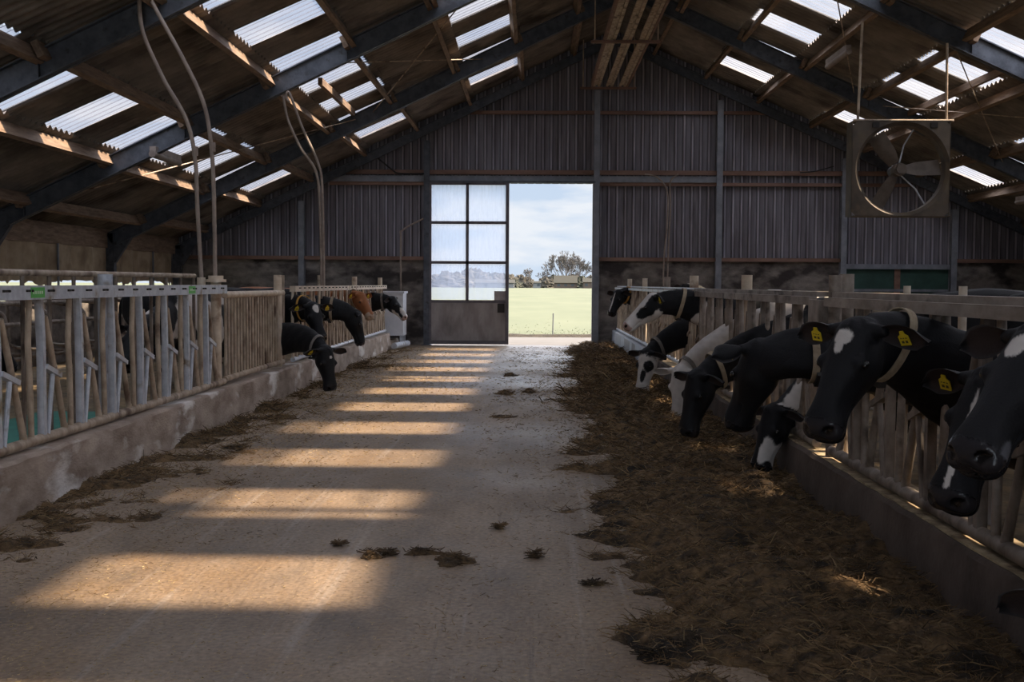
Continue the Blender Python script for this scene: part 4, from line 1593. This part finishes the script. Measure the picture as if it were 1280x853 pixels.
make_cow('big nearest black cow with white forehead patch, cut by the right frame edge', (2.70, 3.75), (-1, 0), (1.60, 3.6, 1.37), (-.87, -.5), 45, size=.99,
         vox=.010, head_white=[(.095, -.01, .02, .045, .040, .06, WHITE), (.44, .09, -.10, .05, .02, .03, np.array([.10, .10, .11]))], seed=2, tags=(1,), body_white=.75, group=gR)
make_cow('black cow behind the big nearest one, thin white stripe down its lowered face', (2.72, 4.62), (-1, .05), (1.78, 4.45, 1.15), (-.87, -.5), 60, size=1.05,
         vox=.010, head_white=[(.34, .02, .0, .30, .013, .03, WHITE)], seed=5, tags=(-1, 1), body_white=.6, group=gR)
make_cow('black cow with a white triangle on its forehead and a tan collar, facing the camera', (2.75, 5.55), (-1, .1), (1.49, 5.3, 1.315), (-.80, -.62), 58, size=1.06, low_neck=-.24,
         vox=.010, head_white=[(.07, 0, .02, .045, .046, .06, WHITE), (.115, -.004, .02, .035, .026, .05, WHITE)], seed=8, tags=(-1, 1), collar=M['collar'], collar_u=.83, body_white=.8, group=gR)
make_cow('black cow with long outstretched neck and wide tan collar, seen from the side', (2.85, 7.05), (-1, 0), (1.36, 6.95, 1.13), (-.45, .90), 64, size=1.05, low_neck=-.08,
         vox=.011, seed=11, tags=(1,), collar=M['collar'], collar_u=.76, body_white=.9, group=gR)
make_cow('cow with a black and white muzzle nosing the feed below the outstretched black neck', (2.75, 8.45), (-1, 0), (1.79, 8.5, .56), (-.8, -.45), 70, size=.92,
         vox=.012, head_white=[(.33, .05, -.1, .15, .045, .12, WHITE), (.42, -.07, -.1, .1, .04, .08, WHITE)], seed=14, tags=(), body_white=.1, group=gR)
make_cow('black cow with its head right down in the feed and a strap across the cheek', (2.80, 9.85), (-1, 0), (1.35, 9.55, .73), (-.85, -.45), 76,
         vox=.012, seed=17, tags=(), collar=M['collar'], collar_u=.90, body_white=.7, group=gR)
make_cow('white faced cow with a white neck grazing beside the black one', (2.80, 11.7), (-1, 0), (1.50, 11.65, .60), (-.6, -.7), 84,
         vox=.013, base=WHITE, seed=20, muzzle=PINK, collar=M['collar_grey'], collar_u=.93, body_white=None, group=gR)
make_cow('black and white cow holding its white face level, in profile, high at the right fence', (2.95, 13.75), (-1, 0), (1.42, 13.6, 1.38), (-1, -.12), 44,
         vox=.012, head_white=[(.30, 0, .02, .42, .2, .055, WHITE), (.32, 0, -.22, .30, .2, .075, WHITE), (.44, 0, -.1, .14, .2, .14, WHITE), (-.02, 0, .01, .06, .09, .06, WHITE)],
         seed=23, muzzle=PINK, tags=(1,), collar=M['collar'], collar_u=.80, body_white=.45, group=gR)
make_cow('cow with a black and white head lowered to the feed under the level white face', (2.85, 14.75), (-1, 0), (1.42, 14.5, .62), (-.75, -.6), 78,
         vox=.013, head_white=[(.30, 0, -.12, .30, .3, .25, WHITE), (.17, .10, -.04, .075, .075, .075, BLACK), (.17, -.10, -.04, .075, .075, .075, BLACK), (.30, .05, .0, .10, .035, .05, BLACK)], seed=26, muzzle=PINK, collar=M['collar_grey'], collar_u=.9, body_white=.8, group=gR)
make_cow('small distant black cow looking out at the far end of the right fence, orange collar', (2.85, 23.3), (-1, 0), (1.70, 23.0, 1.36), (-.75, -.65), 62,
         vox=.016, head_white=[(.3, 0, .0, .25, .018, .05, WHITE)], seed=29, collar=M['collar_orange'], collar_u=.82, body_white=.8, group=gR)
make_cow('cow at the bottom right corner with its muzzle near the kerb', (2.65, 2.95), (-1, 0), (1.46, 2.98, .64), (-.9, -.4), 80, ear_tilt=(-.3, 0),
         vox=.011, head_white=[(.02, 0, .0, .05, .05, .05, WHITE)], seed=31, tags=(), collar=M['collar_grey'], collar_u=.9, body_white=.7, group=gR)

make_cow('black cow with a white forehead triangle and yellow ear tags at the left fence', (-4.2, 16.3), (1, -.12), (-3.02, 15.4, 1.20), (.62, -.78), 58,
         vox=.012, head_white=[(.07, 0, .02, .06, .05, .06, WHITE)], seed=41, tags=(-1, 1), collar=M['collar_orange'], collar_u=.84, body_white=.9, group=gL)
make_cow('black cow with its head lowered in front of the left kerb to the floor', (-4.35, 15.58), (1, -.12), (-2.62, 14.3, .64), (.75, -.66), 76, low_neck=-.40,
         vox=.012, head_white=[(.10, 0, .02, .018, .022, .05, WHITE)], seed=44, tags=(-1,), collar=M['collar_grey'], collar_u=.92, body_white=.9, group=gL)
make_cow('black cow with a pale collar and lowered muzzle behind the two nearest left cows', (-4.15, 18.0), (1, 0), (-2.78, 17.9, 1.02), (.85, .25), 78,
         vox=.013, seed=47, tags=(-1, 1), collar=M['collar'], collar_u=.70, body_white=.85, group=gL)
make_cow('brown cow looking out over the black one at the left fence', (-4.25, 20.75), (1, 0), (-3.16, 20.6, 1.31), (.80, -.55), 54,
         vox=.014, base=BROWN, seed=50, muzzle=np.array([.25, .17, .13]), tags=(-1, 1), collar=M['collar'], collar_u=.86, group=gL)
make_cow('black cow with a white muzzle, farthest along the left fence before the tank', (-4.10, 23.6), (1, 0), (-2.93, 23.5, 1.20), (.95, -.25), 50,
         vox=.014, head_white=[(.42, 0, -.03, .16, .12, .06, WHITE), (.38, 0, -.18, .2, .2, .05, WHITE)], seed=53, muzzle=PINK, tags=(), collar=M['collar_grey'], collar_u=.84, body_white=.6, neck_white=None, group=gL)
make_cow('dark cow with pale muzzle behind the near left fence, cut by the frame edge', (-5.1, 8.35), (1, -.2), (-4.13, 7.85, 1.16), (.7, -.7), 62,
         vox=.014, seed=56, head_white=[(.36, 0, -.06, .2, .2, .10, WHITE)], muzzle=PINK, body_white=.3, group='cows standing inside the left stalls')
make_cow('cow with a white back standing behind the left bar gate', (-4.12, 12.95), (0, -1), (-4.15, 11.6, 1.05), (-.1, -1), 50,
         vox=.018, seed=60, body_white=-.1, group='cows standing inside the left stalls')
make_cow('cow standing in the left stall behind the middle of the near fence', (-6.2, 10.9), (.5, .85), (-5.75, 11.8, 1.0), (.5, .8), 55,
         vox=.018, seed=63, body_white=.25, group='cows standing inside the left stalls')
make_cow('black cow with a white topped back standing far right behind the near fence', (6.35, 12.9), (-1, .15), (5.25, 13.0, 1.40), (-1, .1), 40,
         vox=.016, seed=66, body_white=.45, size=1.03, group='cows standing inside the right stalls')
make_cow('cow far back in the right stall, head showing just above the rail', (3.7, 21.5), (-1, -.1), (2.85, 21.3, 1.50), (-.8, -.6), 50,
         vox=.018, seed=69, body_white=.5, group='cows standing inside the right stalls')
make_cow('cow crossing the right stall behind the thick post pair', (4.6, 9.6), (-.4, -1), (4.3, 8.5, 1.15), (-.3, -1), 45,
         vox=.018, seed=72, body_white=.1, group='cows standing inside the right stalls')

# ------------------------------------------------------------------ silage


def ns(x, y, s, seed):
    r = np.random.RandomState(seed)
    v = 0
    a = 1
    for i in range(8):
        an = r.uniform(0, 6.28)
        k = s * (1.0 + .55 * i)
        v = v + a * np.sin(x * k * np.cos(an) + y * k * np.sin(an) + r.uniform(0, 6.28) + 1.3 * np.sin(x * k * .37 + y * k * .51 + i))
        a *= .82
    return v / 4


def heap_h_right(x, y):
    edge = .62 + .16 * ns(y, y * 0, 1.4, 1) + .12 * ns(y, x, 5, 2) + np.clip((y - 12) * .035, 0, .55)
    u = (x - edge) / .55
    h = np.clip(u, -1.3, 1) * .085 + .075 * ns(x, y, 3.2, 3) + .055 * ns(x, y, 8, 4) + .022 * ns(x, y, 21, 6) + .03 * np.abs(ns(x * .5, y * 1.6, 7, 8))
    h += .05 * np.exp(-((x - 1.15 - .15 * np.sin(y * .8)) / .28) ** 2)
    return np.minimum(h, .30)


def heap_h_left(x, y):
    d = (x - LK)
    dens = .45 * ns(y, y * 0, .9, 11) + .75 * ns(x, y, 3.2, 12) + .65 * ns(x, y, 8, 15)
    fall = np.clip(1 - d / (1.15 - .3 * np.clip((y - 9) / 6, 0, 1)), -1, 1)
    h = .075 * dens + .075 * fall - .050 + .018 * ns(x, y, 26, 13)
    near_ = np.clip((y - 5.0) / 1.2, -1.5, 1) * .06 - .06
    far_ = -np.clip((y - 11.5) / 4, 0, 1) * .030
    return np.minimum(h + near_ + far_, .16)


def heap(name, hf, x0, x1, y0, y1, step, label, extra=0):
    xs = np.arange(x0, x1 + step, step)
    ys = [y0]
    while ys[-1] < y1:
        ys.append(ys[-1] + step * max(1, ys[-1] / 7))
    ys = np.array(ys)
    X, Y = np.meshgrid(xs, ys)
    Z = hf(X, Y)
    keep = Z > -.02
    nx_, ny_ = len(xs), len(ys)
    V = np.stack([X, Y, np.maximum(Z, -.02)], -1).reshape(-1, 3)
    K = keep.reshape(-1)
    fs = []
    for j in range(ny_ - 1):
        for i in range(nx_ - 1):
            a = j * nx_ + i
            if K[a] or K[a + 1] or K[a + nx_] or K[a + nx_ + 1]:
                fs.append((a, a + 1, a + nx_ + 1, a + nx_))
    mb = MB()
    mb.v = V.tolist()
    mb.f = fs
    o = mb.build(name, M['silage'], smooth='all')
    return tag(o, label, 'silage', kind='stuff')


heap('silage', heap_h_right, 0.0, RK + .02, 2.4, 27.0, .028, 'long dark heap of silage on the floor along the right kerb')
heap('silage', heap_h_left, LK - .02, -1.9, 4.2, 25.5, .03, 'patchy dark silage strewn along the foot of the left kerb')


def strands(name, hf, n, x0, x1, y0, y1, label, lmin=.03, lmax=.12, bias=1.6, thr=-.005, light=.10, dk=1.0, wk=1.0):
    x = rs.uniform(x0, x1, n * 3)
    y = y0 + (y1 - y0) * rs.uniform(0, 1, n * 3) ** bias
    z = hf(x, y)
    k = z > thr
    x, y, z = x[k][:n], y[k][:n], z[k][:n]
    n = len(x)
    P = np.stack([x, y, np.maximum(z, 0) + .004], 1)
    an = rs.uniform(0, 6.28, n)
    ln = rs.uniform(lmin, lmax, n) * np.clip(y / 9, .8, 1.6)
    D = np.stack([np.cos(an) * ln, np.sin(an) * ln, np.abs(rs.normal(.0, .28, n)) * ln], 1)
    P[:, 0] = np.clip(P[:, 0], LK + .02, RK - .02)
    P[:, 2] = np.maximum(hf(P[:, 0], y), 0) + .004
    c = np.array([.12, .075, .034]) * rs.uniform(.3, 1.9, (n, 1)) * dk
    lt = rs.uniform(0, 1, n) < light
    c[lt] = np.array([.24, .17, .085]) * rs.uniform(.6, 1.2, (lt.sum(), 1))
    return blades(name, P, D, rs.uniform(.0022, .0055, n) * np.clip(y / 7, .9, 2.2) * wk, c, M['straw'], label, 'silage')


strands('silage_stalks', heap_h_right, 42000, .1, RK - .03, 2.6, 26.5, 'loose brown stalks lying over the right silage heap')
strands('silage_stalks', heap_h_left, 12000, LK + .03, -2.0, 4.6, 25, 'loose brown stalks over the silage by the left kerb', light=.14)
strands('silage_stalks', lambda x, y: heap_h_right(x, y) + .02 * ns(x, y, 6, 21), 9000, -.5, .95, 2.6, 26.5, 'thin scatter of stalks along the aisle edge of the right silage heap', thr=-.10, lmin=.012, lmax=.045, light=.35, dk=1.5, wk=.6)
strands('silage_stalks', lambda x, y: heap_h_left(x, y) + .03 * ns(x, y, 5, 22), 7000, LK + .03, -1.5, 4.6, 26, 'thin scatter of stalks on the floor beside the left kerb', thr=-.075, lmin=.012, lmax=.045, light=.35, dk=1.5, wk=.6)
# chaff sprinkled on the floor
n = 26000
x = np.concatenate([rs.uniform(LK + .05, 1.2, n // 3), LK + np.abs(rs.normal(0, 1.2, n - n // 3))])
x = np.clip(x, LK + .03, RK - .03)
y = 4.0 + 22 * rs.uniform(0, 1, n) ** 1.8
an = rs.uniform(0, 6.28, n)
ln = rs.uniform(.005, .026, n) * np.clip(y / 8, .8, 2)
c = np.array([.52, .39, .21]) * rs.uniform(.35, 1.15, (n, 1))
blades('chaff', np.stack([x, y, np.full(n, .004)], 1), np.stack([np.cos(an) * ln, np.sin(an) * ln, rs.uniform(0, .1, n) * ln], 1),
       rs.uniform(.0015, .004, n) * np.clip(y / 8, .8, 2), c, M['straw'], 'fine pale chaff scattered over the passage floor', 'chaff')


def clump(px, py, rx, ry, hgt, label, seed):
    g = Vector((px, py))
    v = RW @ Vector((px - 640, 426.5 - py, -F))
    p = CAM + v * (1.5 / -v.z)
    r = random.Random(seed)
    m = MB()
    K1, K2 = 7, 18
    vs = [(p.x, p.y, hgt)]
    for i in range(1, K1 + 1):
        u = i / K1
        for k in range(K2):
            a = 2 * math.pi * k / K2
            rr = u * (1 + .28 * math.sin(3 * a + seed) + r.uniform(-.12, .12))
            vs.append((p.x + rx * rr * math.cos(a), p.y + ry * rr * math.sin(a), max(-.004, hgt * (1 - u * u) * r.uniform(.5, 1.25) - (.004 if i == K1 else 0))))
    fs = [(0, 1 + k, 1 + (k + 1) % K2) for k in range(K2)]
    for i in range(K1 - 1):
        for k in range(K2):
            a = 1 + i * K2
            fs.append((a + k, a + K2 + k, a + K2 + (k + 1) % K2, a + (k + 1) % K2))
    m.add(vs, fs)
    for i in range(50):
        a = r.uniform(0, 6.28); q = r.uniform(0, 1.1)
        b = r.uniform(0, 6.28)
        x_, y_ = p.x + rx * q * math.cos(a), p.y + ry * q * math.sin(a)
        zz = hgt * max(0, 1 - q * q) + .006
        m.bar((x_, y_, zz), (x_ + .05 * math.cos(b), y_ + .05 * math.sin(b), zz + r.uniform(0, .012)), .004, .003)
    o = m.build('feed_clump', M['silage'], None, origin=(p.x, p.y, 0))
    tag(o, label, 'silage clump', 'small clumps on the floor')


clump(566, 703, .11, .10, .04, 'largest dark clump of feed on the middle of the floor', 1)
clump(530, 692, .12, .06, .018, 'flat straggle of stalks left of the largest floor clump', 2)
clump(465, 697, .06, .05, .03, 'small clump of feed left of the largest floor clump', 3)
clump(484, 694, .03, .03, .02, 'tiny crumb beside the small left clump', 9)
clump(668, 697, .03, .035, .03, 'round dung crumb near the feed heap edge', 4)
clump(632, 493, .13, .16, .05, 'far clump of feed in the middle, left one', 5)
clump(662, 491, .09, .13, .05, 'far clump of feed in the middle, right one', 6)
clump(628, 522, .16, .10, .015, 'flat smear of feed below the far clumps', 7)
clump(637, 470, .12, .16, .04, 'farthest clump on the floor before the door', 8)
clump(625, 661, .025, .03, .02, 'single dark crumb in the middle of the floor', 10)
clump(815, 822, .05, .04, .03, 'dark lump at the near edge of the feed heap', 11)
clump(742, 732, .06, .012, .012, 'thin twig like stalk on the floor beside the heap', 12)
clump(424, 682, .015, .015, .012, 'tiny dark crumb on the lit floor stripe', 13)

# ------------------------------------------------------------------ countryside


def bare_tree(x, y, h, spread, seed, label, mt, levels=5):
    r = random.Random(seed)
    t = thing('bare_tree', (x, y, 0), label, 'tree', 'trees beyond the field')
    m = MB()
    tw = MB()

    def grow(p, d, ln, rad, lv):
        q = p + d * ln
        (m if lv > levels - 2 else tw).tube([p, q], [max(rad, .05), max(rad * .7, .04)], 5 if lv > levels - 3 else 3, cap=False)
        if lv <= 0: return
        for i in range(3 if lv > 1 else 4):
            nd = (d + Vector((r.gauss(0, spread), r.gauss(0, spread), r.gauss(.12, spread * .6)))).normalized()
            grow(q, nd, ln * r.uniform(.62, .85), rad * .62, lv - 1)
    stems = 5 if h > 12 else 2
    for q in range(stems):
        a = q / max(1, stems - 1) * 2 - 1
        grow(Vector((x + a * h * .03, y + r.uniform(-.3, .3), 0)), Vector((a * .55, r.uniform(-.3, .3), 1)).normalized(), h * .26, h * .012, levels)
    m.build('trunk', mt, t)
    tw.build('branches', mt, t)


def bush(x, y, rx, ry, rz, seed, label, mt, name='hedge_bush', cat='bush'):
    r = random.Random(seed)
    m = MB()
    K1, K2 = 14, 24
    vs = []
    for i in range(K1 + 1):
        a = math.pi / 2 * (1 - i / K1)
        for k in range(K2):
            b = 2 * math.pi * k / K2
            q = 1 + r.uniform(-.16, .16) + .1 * math.sin(5 * b + seed)
            vs.append((x + rx * q * math.cos(a) * math.cos(b), y + ry * q * math.cos(a) * math.sin(b), max(-.2, rz * q * math.sin(a))))
    fs = [(i * K2 + k, i * K2 + (k + 1) % K2, (i + 1) * K2 + (k + 1) % K2, (i + 1) * K2 + k) for i in range(K1) for k in range(K2)]
    m.add(vs, fs)
    tag(m.build(name, mt, None, origin=(x, y, 0)), label, cat, 'bushes beyond the field')


def gx(px, Y):
    return (px - 667) * Y / F


YT = 420
bare_tree(gx(708, YT), YT, 14.5, .24, 4, 'tallest bare tree beyond the field, right of centre in the doorway', M['bark'])
bare_tree(gx(697, YT + 8), YT + 8, 12.0, .26, 5, 'bare tree just left of the tallest one in the doorway', M['bark'])
bare_tree(gx(718, YT + 5), YT + 5, 12.5, .26, 6, 'bare tree just right of the tallest one in the doorway', M['bark'])
bare_tree(gx(669, YT), YT, 9, .45, 7, 'small bare tree above the white shed in the doorway', M['bark'])
bare_tree(gx(738, YT), YT, 10, .45, 8, 'bare tree at the right edge of the doorway view', M['bark'])
bare_tree(gx(655, YT + 20), YT + 20, 6.0, .45, 9, 'low bare tree behind the hedge left in the doorway', M['bark'])
for i, (px, rx, rz, mt, lab) in enumerate((
        (643, 3, 3.2, 'evergreen', 'dark bush at the left edge of the doorway view'), (652, 3.0, 4.2, 'hedge', 'brown hedge bush left of the white shed'),
        (661, 2.6, 3.4, 'hedge', 'brown hedge bush behind the white shed'), (684, 3.6, 3.8, 'hedge', 'brownish bush right of the white shed'),
        (692, 2.8, 4.4, 'evergreen', 'greyish bush in the middle of the far hedge'),
        (716, 4.0, 4.6, 'hedge', 'broad bush right of the farmhouse'), (727, 3.0, 4.0, 'evergreen', 'dark bush left of the brick house'),
        (738, 3.0, 4.2, 'hedge', 'bush behind the brick house'), (745, 4, 4, 'hedge', 'bush hidden partly by the right door jamb'),
        (560, 9, 5.2, 'hedge', 'broad bush seen dimly through the left door panes'), (590, 8, 6.5, 'hedge', 'taller bush seen dimly through the middle of the panes'),
        (612, 10, 5.0, 'evergreen', 'dark bush seen dimly through the right panes'), (630, 6, 4.6, 'hedge', 'bush seen through the panes beside the door stile'))):
    Y_ = YT - 2 + (i % 3) * 4
    bush(gx(px, Y_), Y_, rx, 3, rz, 20 + i, lab, M[mt])


def house(px, Y, w, dpt, hw_, hr, wall, roofm, label, wins, name='farmhouse', cat='house'):
    x = gx(px, Y)
    t = thing(name, (x, Y, 0), label, cat)
    MB().box(x - w / 2, x + w / 2, Y, Y + dpt, 0, hw_).build('walls', wall, t)
    MB().prism([(Y - .4, hw_), (Y + dpt + .4, hw_), (Y + dpt / 2, hr)], x - w / 2 - .3, x + w / 2 + .3, 'x').build('roof', roofm, t)
    for wx in wins:
        MB().box(x + wx - .5, x + wx + .5, Y - .05, Y, hw_ * .35, hw_ * .8).build('window', M['window_dark'], t)


house(707, 405, 8, 7, 1.9, 4.6, M['brick'], M['roof_tile'], 'low farmhouse with broad dark roof under the tall bare trees', (-2.5, 0, 2.5))
house(737, 400, 4.5, 5, 2.2, 3.6, M['brick'], M['roof_tile'], 'pale brick house at the right edge of the doorway view', (-1.2, 1.2), 'brick_house')
house(671, 398, 2.6, 3, 1.9, 2.5, M['white_paint'], M['roof_tile'], 'small white shed beyond the field', (.6,), 'garden_shed', 'shed')
house(618, 398, 14, 8, 1.8, 3.0, M['white_paint'], M['roof_tile'], 'low pale barn seen dimly through the lower right door pane', (-3, 3), 'low_barn', 'barn')
g = at(691, 419, 33.6)
o = MB().tube([(g.x, 33.6, -.05), (g.x + .01, 33.6, .62)], .02, 8).build('marker_stake', M['white_paint'], None, origin=(g.x, 33.6, 0))
tag(o, 'thin pale stake standing at the near edge of the green field', 'stake')
